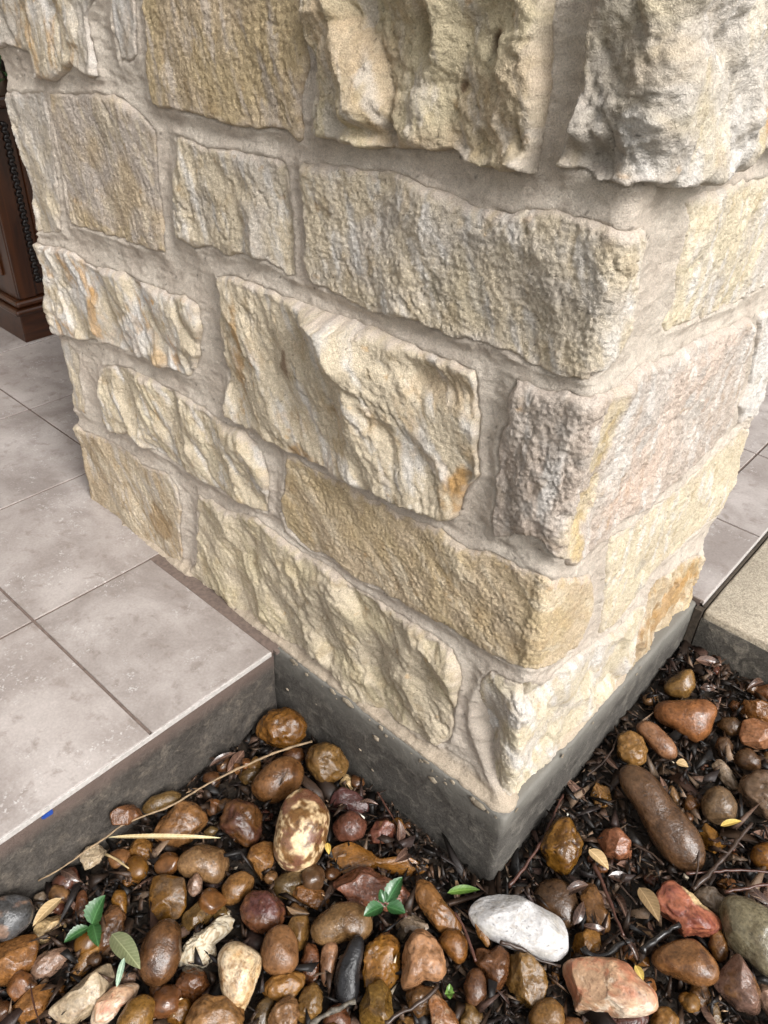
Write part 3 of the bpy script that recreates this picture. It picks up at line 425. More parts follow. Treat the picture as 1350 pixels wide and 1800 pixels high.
 ('peach','f','large faceted peach rock with red and white chipped edges',[0.2014,-0.0357,-0.1251],[0.7754,0.5783,0.2536],[0.0559,-0.4629,0.8847],27.7,[[-57.7,19.6],[-50.5,31.7],[-16.6,35.3],[17.3,32.9],[31.9,26.9],[46.4,9.9],[64.6,-4.6],[60.9,-24.0],[36.7,-30.1],[7.7,-31.3],[-21.4,-36.1],[-40.8,-26.4],[-48.0,-9.5],[-54.1,2.6]],{'pat': 'redwhite'}),
 ('clayp','r','glossy pinkish orange dome shaped rock',[0.2654,0.0691,-0.1278],[0.7821,0.5312,0.3259],[0.0032,-0.5263,0.8503],24.3,[[-48.1,3.8],[-30.6,18.8],[-5.6,26.3],[14.4,27.5],[29.4,13.8],[39.4,-3.7],[36.9,-21.2],[14.4,-28.7],[-10.6,-21.2],[-38.1,-8.7]],{}),
 ('redo','g','craggy brick red rock with a pale crust',[0.2355,0.1296,-0.122],[0.7919,0.5166,0.3255],[0.0262,-0.5613,0.8272],23.4,[[-38.3,20.1],[-23.9,38.4],[-13.4,41.0],[10.1,22.7],[23.2,7.0],[44.2,-8.7],[48.1,-21.8],[28.5,-29.6],[10.1,-32.3],[-10.8,-29.6],[-29.1,-8.7],[-37.0,4.4]],{'pat': 'redrough'}),
 ('greeng','r','big greenish grey boulder at the right edge',[0.3182,0.1568,-0.1134],[0.7864,0.4863,0.3809],[-0.0372,-0.5783,0.815],33.0,[[-45.2,29.0],[-33.7,46.8],[-13.4,49.3],[12.1,39.2],[34.9,23.9],[40.0,-29.5],[24.8,-60.0],[1.9,-49.8],[-15.9,-27.0],[-33.7,-16.8],[-42.6,6.1]],{}),
 ('dkbrown','r','long club shaped brown rock',[0.1466,0.2247,-0.1019],[0.8096,0.5045,0.3],[0.0914,-0.6133,0.7846],28.8,[[-61.5,61.0],[-51.6,75.2],[-31.7,76.6],[-9.0,63.8],[8.1,38.2],[30.8,7.0],[50.7,-24.2],[53.5,-52.6],[42.2,-73.9],[25.1,-76.8],[2.4,-61.2],[-14.6,-35.6],[-28.8,-4.4],[-40.2,26.9],[-54.4,43.9]],{}),
 ('amber','l','golden rock with dark pits right of the footing corner',[0.0557,0.0988,-0.129],[0.7908,0.5734,0.214],[0.1638,-0.5352,0.8287],26.0,[[-32.2,-5.2],[-20.9,20.1],[-6.9,34.1],[12.7,39.7],[21.2,22.9],[31.0,3.2],[21.2,-22.0],[1.5,-38.9],[-18.1,-30.4]],{'pat': 'pits'}),
 ('redo','f','pinkish orange angular rock left of the club shaped one',[0.1129,0.1594,-0.1361],[0.7991,0.541,0.2622],[0.1172,-0.568,0.8147],19.5,[[-27.5,8.8],[-13.3,22.9],[6.5,25.8],[23.5,8.8],[20.7,-19.6],[3.7,-28.1],[-16.2,-16.8]],{}),
 ('dkbrown','r','broad dark brown boulder behind the white one',[0.0938,0.0366,-0.161],[0.7821,0.5861,0.2115],[0.1357,-0.4915,0.8602],28.2,[[-37.4,11.3],[-22.5,30.3],[2.0,35.7],[23.7,24.9],[29.1,-2.2],[29.1,-26.7],[12.8,-40.2],[-11.6,-29.4],[-27.9,-7.7]],{}),
 ('brownt','f','long brown rock standing right of the dark boulder',[0.136,0.0599,-0.1465],[0.7863,0.5672,0.2448],[0.1036,-0.5118,0.8529],14.8,[[-19.6,20.9],[-8.9,36.9],[4.4,34.2],[12.4,12.8],[20.5,-8.5],[17.8,-29.9],[1.7,-35.3],[-14.3,-19.2]],{}),
 ('amber','f','amber rock at the right end of the white boulder',[0.1553,0.0058,-0.1481],[0.7798,0.5792,0.2377],[0.0906,-0.48,0.8726],16.3,[[-23.6,-11.9],[-13.3,13.8],[4.7,28.0],[20.2,16.4],[20.2,-6.8],[4.7,-22.2],[-18.4,-22.2]],{}),
 ('gold','l','golden rock beside the footing above the club shaped one',[0.0499,0.3137,-0.1099],[0.8195,0.5073,0.2666],[0.1549,-0.644,0.7492],24.2,[[-25.6,-0.3],[-17.8,21.4],[0.8,30.7],[19.4,18.3],[25.6,-3.4],[19.4,-22.0],[-2.3,-28.2],[-20.9,-18.9]],{}),
 ('clayp','r','orange tan oblong rock above the club shaped one',[0.0743,0.3552,-0.1033],[0.8256,0.486,0.2868],[0.1359,-0.6645,0.7348],17.2,[[-36.4,19.1],[-20.7,31.6],[-2.0,26.9],[19.9,3.5],[30.8,-15.2],[26.1,-34.0],[4.2,-27.7],[-14.5,-9.0],[-27.0,9.8]],{}),
 ('clayr','r','flat heart shaped reddish brown rock',[0.0907,0.4302,-0.0988],[0.8347,0.4577,0.3064],[0.1206,-0.6946,0.7092],31.8,[[-57.4,4.3],[-46.2,26.8],[-17.3,26.8],[5.1,28.4],[34.0,31.6],[51.6,13.9],[40.4,-5.3],[34.0,-27.8],[11.5,-43.8],[-14.1,-27.8],[-39.8,-11.7]],{}),
 ('olivegold','r','olive brown rock in the back corner by the walkway',[0.0515,0.4849,-0.0923],[0.8412,0.4532,0.2949],[0.1433,-0.7127,0.6867],20.0,[[-30.6,-2.4],[-13.3,13.6],[3.3,23.6],[21.6,28.6],[24.9,-1.4],[8.3,-24.6],[-13.3,-21.3],[-26.6,-16.3]],{}),
 ('dkbrown','r','dark brown pebble right of the heart shaped rock',[0.1508,0.471,-0.1062],[0.837,0.4289,0.3398],[0.0786,-0.7088,0.701],16.4,[[-24.0,-0.1],[-12.8,14.3],[9.7,15.9],[20.9,3.1],[16.1,-13.0],[-3.2,-17.8]],{}),
 ('dkbrown','r','small dark ball shaped pebble below the heart shaped rock',[0.161,0.4258,-0.1108],[0.8312,0.4402,0.3396],[0.0732,-0.6922,0.7179],14.0,[[-15.4,0.5],[-7.5,16.1],[6.5,17.7],[14.4,3.6],[9.7,-15.2],[-6.0,-18.3]],{}),
 ('dkbrown','r','dark brown rounded rock right of the small dark ball',[0.1994,0.4258,-0.1092],[0.8293,0.4283,0.3588],[0.0475,-0.6939,0.7185],18.5,[[-24.9,-0.2],[-9.5,16.8],[5.9,19.8],[21.3,2.9],[18.2,-14.0],[-6.4,-18.7]],{}),
 ('orange','g','craggy orange rock upper of two at the right edge',[0.1742,0.5199,-0.0901],[0.843,0.4034,0.356],[0.0622,-0.7303,0.6802],17.6,[[-32.5,-0.0],[-21.3,17.7],[-1.9,20.9],[17.4,12.9],[33.5,-0.0],[23.8,-19.4],[-5.2,-16.1],[-24.5,-12.9]],{}),
 ('clayp','f','blocky orange pink rock lower of two at the right edge',[0.1947,0.471,-0.0886],[0.8368,0.4106,0.3621],[0.05,-0.716,0.6963],21.1,[[-30.6,0.6],[-22.8,22.5],[-4.1,25.6],[20.9,19.3],[33.4,-2.5],[24.0,-21.3],[-4.1,-24.4],[-29.0,-15.0]],{}),
 ('brown','r','brown rock at the right edge under the walkway face',[0.1678,0.5786,-0.0967],[0.8485,0.3909,0.3567],[0.0643,-0.7452,0.6637],13.9,[[-29.3,0.7],[-12.6,12.3],[7.3,14.0],[27.3,0.7],[14.0,-14.3],[-12.6,-10.9]],{}),
 ('grey','l','tan grey rock behind the grey brown ball',[0.186,0.3793,-0.118],[0.8241,0.4486,0.3459],[0.0575,-0.6737,0.7368],12.2,[[-21.0,16.6],[-5.8,25.7],[6.3,13.6],[17.0,-10.7],[15.5,-29.0],[0.3,-19.9],[-11.9,-1.6]],{}),
 ('stoneb','r','round grey brown rock right of the club shaped one',[0.2001,0.3092,-0.1061],[0.8166,0.4633,0.3442],[0.0497,-0.6505,0.7578],24.1,[[-26.3,2.3],[-14.7,22.6],[2.8,29.9],[17.3,22.6],[27.4,2.3],[20.2,-18.0],[-3.1,-29.7],[-23.4,-18.0]],{}),
 ('stoneb','l','big grey tan rock at the right edge',[0.2447,0.3756,-0.1037],[0.8208,0.4291,0.3769],[0.0172,-0.6783,0.7346],31.3,[[-38.7,0.4],[-29.9,26.8],[-6.3,35.7],[20.1,32.7],[34.9,3.3],[26.0,-32.0],[2.5,-40.8],[-18.1,-26.1]],{}),
 ('amber','r','smooth orange rock at the right edge beside the twigs',[0.2881,0.2851,-0.1176],[0.8047,0.4507,0.3866],[-0.0134,-0.6371,0.7706],20.5,[[-25.8,0.6],[-16.0,15.9],[0.6,21.4],[20.0,14.5],[22.8,-10.5],[6.2,-21.6],[-16.0,-16.0]],{}),
 ('tan','r','small tan pebble tucked beside the club shaped rock',[0.1397,0.2956,-0.1281],[0.8156,0.49,0.3079],[0.0921,-0.6352,0.7668],9.0,[[-12.3,8.0],[-1.9,17.0],[8.6,2.0],[10.1,-15.9],[-1.9,-12.9]],{}),
 ('brown','l','small brown pebble right of the club shaped rock',[0.1657,0.2978,-0.1265],[0.8151,0.4816,0.3221],[0.0737,-0.6377,0.7668],13.7,[[-15.7,0.6],[-3.8,15.4],[11.0,9.5],[15.4,-2.3],[5.0,-14.1],[-9.8,-11.2]],{}),
 ('mauveb','f','angular purple brown rock in the bottom right corner',[0.3311,0.0872,-0.1298],[0.7758,0.5119,0.369],[-0.048,-0.5352,0.8434],22.0,[[-32.9,6.0],[-18.3,23.1],[6.2,41.5],[16.0,20.7],[25.8,-6.2],[23.3,-28.3],[13.6,-36.8],[-8.5,-28.3],[-25.6,-6.2]],{'c2': 'brownt'}),
 ('mauve','f','pinkish rock at the right edge beside the purple brown one',[0.3658,0.1042,-0.1418],[0.7714,0.5022,0.3908],[-0.0738,-0.5395,0.8388],11.8,[[-13.6,1.6],[-6.2,21.2],[10.9,16.3],[10.9,-17.9],[-6.2,-20.4]],{}),
 ('brownt','l','small brown rock below the glossy dome',[0.2951,0.054,-0.1505],[0.7758,0.5348,0.3349],[-0.0199,-0.5096,0.8602],14.0,[[-17.1,0.3],[-5.9,12.7],[11.4,15.2],[15.1,-2.1],[3.9,-15.7],[-10.9,-12.0]],{}),
 ('gold','l','gold lumpy rock at the bottom edge right of the peach one',[0.2754,-0.005,-0.1494],[0.772,0.5577,0.3051],[-0.0047,-0.4749,0.88],14.4,[[-19.0,-1.9],[-8.1,13.7],[8.7,14.9],[18.4,2.9],[13.6,-11.6],[-12.9,-14.0]],{}),
 ('gold','r','gold rock at the bottom edge left of the large peach one',[0.1628,-0.1057,-0.1423],[0.7677,0.6088,0.1999],[0.0884,-0.4096,0.908],17.3,[[-23.8,-1.3],[-10.7,15.4],[8.5,20.2],[21.6,8.2],[20.4,-10.9],[-1.1,-18.1],[-21.4,-13.3]],{}),
 ('clay','r','tan rock at the bottom edge below the large peach one',[0.1923,-0.0887,-0.1537],[0.7685,0.5996,0.2233],[0.0632,-0.4184,0.9061],10.6,[[-19.1,0.1],[-7.1,9.7],[9.7,8.5],[18.0,-2.3],[0.1,-11.9]],{}),
 ('grey','l','grey rock with a hole behind the brick red one',[0.252,0.1797,-0.1367],[0.7949,0.4994,0.3445],[0.0131,-0.5818,0.8132],16.9,[[-23.0,5.9],[-9.5,16.6],[9.3,16.6],[20.1,-2.2],[9.3,-21.1],[-9.5,-13.0]],{}),
 ('brownt','r','upright brown rock right of the brick red one',[0.2875,0.1243,-0.1357],[0.7852,0.5096,0.352],[-0.0138,-0.5538,0.8325],12.0,[[-13.8,-0.7],[-4.8,19.8],[5.4,22.4],[13.1,4.4],[8.0,-16.1],[-4.8,-23.8]],{}),
 ('orange','l','small glossy orange rock among the twigs at the right',[0.2624,0.2184,-0.1367],[0.7983,0.4841,0.3584],[0.0052,-0.6005,0.7996],9.9,[[-16.7,1.8],[-3.0,11.3],[16.1,1.8],[10.7,-9.2],[-8.5,-7.8]],{}),
 ('amber','f',"flat orange rock right of the club shaped one's lower end",[0.2156,0.265,-0.1289],[0.8083,0.4789,0.3426],[0.0389,-0.624,0.7805],14.2,[[-16.0,7.9],[-7.4,25.0],[9.7,10.7],[21.1,-9.2],[1.2,-20.6],[-13.1,-12.1]],{}),
 ('clay','g','banded orange brown rock left of the club shaped one',[0.054,0.219,-0.133],[0.8058,0.5386,0.2462],[0.1565,-0.5947,0.7886],14.7,[[-16.8,1.5],[-6.3,19.5],[11.6,13.5],[16.1,-7.4],[8.6,-16.4],[-9.3,-16.4]],{}),
 ('olive','f','slim olive rock at the bottom edge left of the purple brown one',[0.3202,0.0485,-0.1524],[0.772,0.5322,0.3476],[-0.0396,-0.5055,0.8619],8.9,[[-8.6,2.1],[-2.5,24.0],[7.3,11.9],[9.7,-12.5],[-7.3,-19.8]],{}),
 ('orange','f','small orange chip above the large peach rock',[0.2152,0.0447,-0.1549],[0.7815,0.5551,0.2846],[0.0424,-0.5024,0.8636],8.4,[[-15.0,4.5],[-2.2,10.9],[13.2,2.0],[13.2,-8.3],[-7.3,-8.3]],{}),
 ('amber','r','small amber pebble behind the peach rock',[0.1948,0.0304,-0.1568],[0.7809,0.5643,0.2679],[0.0585,-0.493,0.8681],7.1,[[-11.2,1.8],[-2.2,6.9],[9.4,4.3],[8.1,-6.0],[-6.0,-6.0]],{}),
 ('dkbrown','r','brown rock at the right edge below the blocky orange pink one',[0.2246,0.454,-0.1105],[0.8304,0.4128,0.3741],[0.03,-0.7036,0.7099],12.7,[[-13.9,1.4],[-1.6,13.8],[13.9,4.5],[7.7,-11.0],[-7.7,-11.0]],{}),
 ('brown','r','brown pebble hidden behind the craggy orange rock',[0.1392,0.5188,-0.1054],[0.8425,0.4187,0.3389],[0.0843,-0.7238,0.6848],10.6,[[-11.5,-0.3],[-3.3,10.6],[8.2,7.9],[9.9,-6.9],[-4.9,-10.1]],{}),
 ('maroon','l','dark reddish rock along the bottom edge below the peach one',[0.2314,-0.0462,-0.1547],[0.7711,0.5798,0.2632],[0.0308,-0.4468,0.8941],12.0,[[-39.0,0.5],[-24.5,12.5],[2.0,7.7],[35.8,12.5],[43.0,0.5],[11.7,-11.6],[-31.7,-11.6]],{}),
 ('orange','f','narrow orange chip left of the large peach rock',[0.1422,-0.0483,-0.1609],[0.773,0.5992,0.2083],[0.1019,-0.4414,0.8915],4.7,[[-5.5,-9.5],[-3.0,12.0],[3.3,13.3],[5.4,-4.4],[0.8,-13.3]],{}),
]
TWIGS=[
 ('long pale twig lying across the rocks beside the porch riser', [[-0.4493, -0.4521, -0.13], [-0.4388, -0.4198, -0.1245], [-0.4345, -0.3829, -0.1191], [-0.4287, -0.3553, -0.1141], [-0.4262, -0.3313, -0.1105], [-0.4119, -0.2954, -0.1068], [-0.3985, -0.2648, -0.105], [-0.3918, -0.2182, -0.105], [-0.3821, -0.1717, -0.105], [-0.3704, -0.1249, -0.1077], [-0.3565, -0.0777, -0.1114], [-0.3382, -0.0346, -0.115]], 0.0012, 0.002, 'twig'),
 ('thin dark twig standing against the porch riser', [[-0.4686, -0.418, -0.155], [-0.4693, -0.3945, -0.145], [-0.4769, -0.3666, -0.135]], 0.0012, 0.0012, 'darktwig'),
 ('slim dark stem curving along the right base of the footing', [[0.0303, -0.0002, -0.145], [0.0316, 0.0345, -0.1375], [0.0309, 0.0685, -0.1301], [0.0255, 0.1067, -0.1263], [0.0151, 0.1498, -0.126], [0.0104, 0.1745, -0.1275]], 0.0025, 0.0018, 'redtwig'),
 ('dark twig slanting from the club shaped rock to the right edge', [[0.2286, 0.1603, -0.114], [0.2352, 0.1891, -0.1086], [0.2414, 0.2292, -0.1021], [0.2458, 0.2688, -0.0956], [0.2496, 0.3012, -0.0899]], 0.0032, 0.0026, 'darktwig'),
 ('thin twig lying level below the club shaped rock at the right', [[0.2113, 0.1753, -0.1125], [0.2347, 0.1986, -0.1114], [0.2554, 0.222, -0.1103], [0.2757, 0.2401, -0.1097], [0.3029, 0.2613, -0.1089]], 0.0022, 0.0018, 'redtwig'),
 ('thin twig running to the right edge over the greenish boulder', [[0.2629, 0.1783, -0.1022], [0.2768, 0.1946, -0.0989], [0.2908, 0.2109, -0.0956], [0.3115, 0.2367, -0.0913]], 0.0022, 0.0018, 'redtwig'),
 ('reddish brown twig right of the dark boulder', [[0.1062, 0.0975, -0.1152], [0.1266, 0.0829, -0.1142], [0.1482, 0.0653, -0.1135], [0.169, 0.0484, -0.1127], [0.1884, 0.0331, -0.1117]], 0.0026, 0.0018, 'redtwig'),
 ('thick black stick lying between the brick red and peach rocks', [[0.2159, 0.0383, -0.1212], [0.2208, 0.06, -0.119], [0.2289, 0.0815, -0.1168], [0.2367, 0.1014, -0.1149]], 0.0048, 0.0042, 'black'),
 ('wet black stub of a stick on the amber rock', [[0.1564, -0.0166, -0.115], [0.1692, -0.0146, -0.12], [0.1816, 0.0002, -0.125], [0.1883, 0.0248, -0.1275], [0.1989, 0.0484, -0.1302]], 0.005, 0.0036, 'black'),
 ('thin bent twig hanging beside the lower end of the club shaped rock', [[0.2264, 0.1618, -0.1188], [0.2218, 0.1851, -0.1098], [0.2117, 0.208, -0.1009], [0.1983, 0.229, -0.0921]], 0.0016, 0.0014, 'darktwig'),
 ('slim dark twig leaning on the footing above the golden pitted rock', [[0.0208, 0.2273, -0.1223], [0.0279, 0.2575, -0.1159], [0.0281, 0.2915, -0.1092], [0.0212, 0.3203, -0.103]], 0.0018, 0.0014, 'darktwig'),
 ('dark twig lying along the lower edge of the white boulder', [[0.0736, -0.0878, -0.11], [0.0897, -0.0744, -0.1175], [0.11, -0.0671, -0.125], [0.1285, -0.0579, -0.13], [0.1443, -0.0466, -0.135]], 0.0026, 0.0018, 'darktwig'),
 ('lichen covered twig at the bottom edge', [[-0.0357, -0.327, -0.105], [-0.0304, -0.3052, -0.105], [-0.0239, -0.2891, -0.105], [-0.0148, -0.2703, -0.105]], 0.0036, 0.003, 'lichen'),
 ('dark forked twig below the tall pale peach rock', [[0.0284, -0.2644, -0.105], [0.0349, -0.2445, -0.1017], [0.0446, -0.2244, -0.0983], [0.0503, -0.1915, -0.095]], 0.003, 0.002, 'darktwig'),
 ('short dark stem hanging left of the white boulder', [[0.0049, -0.0959, -0.115], [0.0193, -0.0994, -0.1183], [0.0372, -0.1077, -0.1217], [0.0613, -0.1225, -0.125]], 0.0022, 0.0018, 'redtwig'),
 ('thin root running down the face of the footing to the mulch', [[-0.2069, -0.0194, -0.135], [-0.1785, -0.0285, -0.1383], [-0.1521, -0.0361, -0.1417], [-0.1305, -0.0387, -0.145]], 0.0012, 0.0012, 'redtwig'),
 ('thin stem under the dry yellow leaf in the mulch', [[-0.4191, -0.3652, -0.135], [-0.3999, -0.3589, -0.135], [-0.3772, -0.3551, -0.135]], 0.002, 0.001, 'straw'),
 ('reddish thread like stem in the bottom left corner', [[-0.324, -0.5274, -0.115], [-0.3017, -0.535, -0.1117], [-0.2785, -0.5408, -0.1083], [-0.2677, -0.5436, -0.105]], 0.001, 0.001, 'redtwig'),
 ('thin dark twig lying in the litter below the large dark twig', [[0.1318, 0.1747, -0.1275], [0.1609, 0.1754, -0.1225], [0.181, 0.1687, -0.1181]], 0.002, 0.0016, 'darktwig'),
 ('short dark stem between the rocks below the dry yellow leaf', [[0.1458, 0.1016, -0.1248], [0.1723, 0.0967, -0.1253], [0.18, 0.0932, -0.1257]], 0.0018, 0.0014, 'darktwig'),
]
LEAVES=[
 ('straw_blade', 'long dry straw blade lying across the grooved rock', [-0.424, -0.3543, -0.11], [-0.3101, -0.2429, -0.115], 0.0085, 'straw', 'blade'),
 ('green_leaf', 'pale green fallen leaf on the brown rocks at the lower left', [-0.3046, -0.4254, -0.115], [-0.2388, -0.4261, -0.11], 0.026, 'palegreen', 'oval'),
 ('dry_leaf', 'tan dry oval leaf on the cream and orange chip', [-0.4039, -0.4425, -0.13], [-0.3967, -0.4884, -0.13], 0.017, 'tanleaf', 'oval'),
 ('green_leaf', 'small bright green leaf lying by the footing corner', [-0.0283, -0.0663, -0.145], [0.0025, -0.0311, -0.145], 0.013, 'limegreen', 'oval'),
 ('yellow_leaf', 'tiny yellow leaf beside the speckled egg shaped rock', [-0.202, -0.1344, -0.135], [-0.1873, -0.145, -0.135], 0.009, 'yellow', 'oval'),
 ('dry_leaf', 'brown spotted dry leaf left of the brick red rock', [0.1705, 0.1161, -0.1234], [0.2137, 0.0893, -0.1211], 0.024, 'tanbrown', 'oval'),
 ('dry_leaf', 'pale tan dry leaf beside the golden pitted rock', [0.0885, 0.1175, -0.1232], [0.1254, 0.1107, -0.1239], 0.019, 'tanleaf', 'oval'),
 ('yellow_leaf', 'curled yellow green leaf below the grey brown ball', [0.2166, 0.2745, -0.1025], [0.2367, 0.298, -0.0952], 0.01, 'yellow', 'oval'),
 ('dry_leaf', 'pale curled leaf below the orange tan oblong rock', [0.1171, 0.3336, -0.1016], [0.1356, 0.3386, -0.1011], 0.016, 'tanleaf', 'oval'),
 ('dry_leaf', 'slim olive leaf beside the upper right of the peach rock', [0.2165, 0.0215, -0.1328], [0.2339, 0.0096, -0.134], 0.011, 'yellow', 'oval'),
 ('mint_sprig', 'pale mint sprig hanging over the wedge shaped rock', [-0.2601, -0.4336, -0.1], [-0.2395, -0.4586, -0.105], 0.009, 'mint', 'blade'),
]
SEEDLINGS=[
 ('dark green seedling with four toothed leaves in front of the orange red slab', [-0.0875, -0.1329, -0.165], [-0.0683, -0.158, -0.105], [([-0.0687, -0.153, -0.105], [-0.0722, -0.1183, -0.09], 0.021), ([-0.0686, -0.16, -0.105], [-0.0784, -0.1882, -0.103], 0.02), ([-0.0652, -0.1568, -0.105], [-0.0412, -0.1464, -0.105], 0.02), ([-0.0713, -0.1554, -0.105], [-0.0842, -0.1498, -0.095], 0.014)], 'darkgreen'),
 ('upright green seedling with serrated leaves at the left', [-0.3629, -0.4274, -0.165], [-0.3374, -0.4343, -0.12], [([-0.3369, -0.4355, -0.12], [-0.3443, -0.4065, -0.095], 0.027), ([-0.3371, -0.434, -0.12], [-0.303, -0.4458, -0.115], 0.017), ([-0.3447, -0.4378, -0.135], [-0.3509, -0.4706, -0.135], 0.016)], 'midgreen'),
 ('tiny light green sprout at the bottom beside the brown egg', [0.052, -0.1616, -0.165], [0.0666, -0.191, -0.09], [([0.0656, -0.189, -0.09], [0.0613, -0.1835, -0.085], 0.008), ([0.0661, -0.1915, -0.09], [0.0635, -0.1957, -0.087], 0.008), ([0.0673, -0.1904, -0.09], [0.0713, -0.1869, -0.087], 0.008), ([0.0673, -0.1918, -0.09], [0.0717, -0.195, -0.089], 0.008)], 'limegreen'),
]

# ------------------------------------------------------------------ the stone pillar
W, D, DEL = 1.005, .575, .02
RC = .010
UK = (RC + .019) * math.pi / 2 / (2 * RC)             # how much the relief spreads round a corner
def s_to_u(s):
    u = s.copy()
    for c in (-W, 0, D): u = u + np.clip(s - c, -RC, RC) * (UK - 1)
    return u
_sg = np.linspace(-W - .3, D + .3, 60001); _ug = s_to_u(_sg)
def u_to_s(u): return np.interp(u, _ug, _sg)
def pier_map(s, v, h):
    """unfolded wall coordinate s (0 = near corner, <0 left face, >0 right face), height v, relief h -> world"""
    X = np.zeros_like(s); Y = np.zeros_like(s); nx = np.zeros_like(s); ny = np.zeros_like(s)
    def straight(m, px, py, tx, ty, n, s0):
        X[m] = px + tx * (s[m] - s0); Y[m] = py + ty * (s[m] - s0); nx[m], ny[m] = n
    straight((s >= -W) & (s <= 0), 0, 0, 1, 0, (0, -1), 0)
    straight((s > 0) & (s <= D), 0, 0, 0, 1, (1, 0), 0)
    straight(s > D, 0, D, -1, 0, (0, 1), D)
    straight(s < -W, -W, 0, 0, -1, (-1, 0), -W)
    for s0, cx, cy, a0 in ((0, -RC, RC, -90), (D, -RC, D - RC, 0), (-W, -W + RC, RC, -180)):
        m = np.abs(s - s0) < RC
        a = np.radians(a0 + (s[m] - s0 + RC) / (2 * RC) * 90)
        nx[m], ny[m] = np.cos(a), np.sin(a); X[m] = cx + RC * nx[m]; Y[m] = cy + RC * ny[m]
        h = h.copy(); h[m] *= 1 + .33 * np.sin(np.radians(180) * (s[m] - s0 + RC) / (2 * RC))
    return np.stack([X + nx * h - DEL, Y + ny * h + DEL, v], -1)

def poly_sdf(px, py, P):
    """positive inside"""
    P = np.asarray(P, float); d = np.full(px.shape, 1e9); inside = np.zeros(px.shape, bool)
    n = len(P)
    for i in range(n):
        ax, ay = P[i]; bx, by = P[(i + 1) % n]
        ex, ey = bx - ax, by - ay; L = ex * ex + ey * ey + 1e-12
        t = np.clip(((px - ax) * ex + (py - ay) * ey) / L, 0, 1)
        d = np.minimum(d, (px - ax - t * ex) ** 2 + (py - ay - t * ey) ** 2)
        c = ((ay > py) != (by > py)) & (px < ex * (py - ay) / (ey if abs(ey) > 1e-9 else 1e-9) + ax)
        inside ^= c
    d = np.sqrt(d); return np.where(inside, d, -d)

def warp(s, v):
    a = fbm2(s * 45, v * 45, 4, 71) * .0036 + pn2(s * 16, v * 16, 5) * .003
    b = fbm2(s * 45 + 40, v * 45, 4, 91) * .0036 + pn2(s * 16 + 50, v * 16, 6) * .003
    return s + a, v + b

cream, tan, gold, pgrey, white, ochre, olive, rust, pink = (np.array(c) for c in (
    (.54, .465, .34), (.46, .37, .25), (.455, .36, .215), (.45, .395, .335), (.58, .555, .51), (.40, .22, .06), (.47, .405, .27), (.30, .135, .05), (.44, .27, .19)))
lemon = np.array((.57, .50, .36)); gry = np.array((.475, .43, .365))
# style: facet amplitude, facet size, chip amplitude, streak angle (deg from vertical) and stretch, grit amplitude, plateau height, colours (base, second, pale), ochre amount
STY = dict(
 S1=(.012, .055, .0045, 8, 2.6, .0009, .016, gry, cream, white, .45),
 S2=(.010, .035, .0040, 8, 2.6, .0008, .012, white, gry, white, .15),
 S3=(.007, .085, .0026, 20, 1.7, .0013, .013, gold, tan, pgrey, .05),
 S4=(.017, .062, .0065, 25, 1.5, .0014, .024, olive, tan, gry, .08),
 S5=(.017, .065, .0065, 10, 1.7, .0014, .030, gry, olive, white, .12),
 S6=(.008, .050, .0038, 12, 2.2, .0010, .008, gry, cream, white, .0),
 S7=(.007, .080, .0028, 22, 1.9, .0012, .009, pgrey, tan, cream, .0),
 S8=(.010, .055, .0042, 18, 2.3, .0012, .010, cream, gry, white, .05),
 S9=(.009, .075, .0040, 22, 1.5, .0016, .013, cream, gry, white, .06),
 S10=(.007, .060, .0032, 5, 1.3, .0016, .009, lemon, gry, white, .04),
 S11=(.014, .050, .0060, 28, 2.6, .0008, .015, cream, white, white, .65),
 S12=(.008, .040, .0040, 10, 2.2, .0010, .007, cream, gry, white, .0),
 S13=(.019, .085, .0070, 30, 2.1, .0010, .018, cream, cream * .94, white, .22),
 S14=(.010, .050, .0048, 4, 2.0, .0018, .014, np.array((.44, .37, .305)), pgrey, white, .05),
 S15=(.009, .040, .0042, 0, 1.6, .0015, .013, white, gry, white, .0),
 S16=(.014, .050, .0058, 32, 2.5, .0010, .013, cream, lemon, white, .18),
 S17=(.008, .085, .0030, 48, 2.2, .0015, .011, tan * 1.08, gold, cream, .12),
 S18=(.006, .060, .0028, 0, 1.2, .0015, .009, lemon, cream, white, .02),
 S19=(.012, .045, .0052, 10, 1.8, .0014, .010, tan, gold, cream, .55),
 S20=(.008, .080, .0030, 30, 1.6, .0012, .010, tan, cream, gry, .05),
 S21=(.017, .065, .0068, 36, 2.0, .0010, .014, cream * .9, olive, cream, .08),
 S22=(.014, .070, .0055, 24, 1.8, .0011, .012, lemon * .95, gry, white, .02),
)
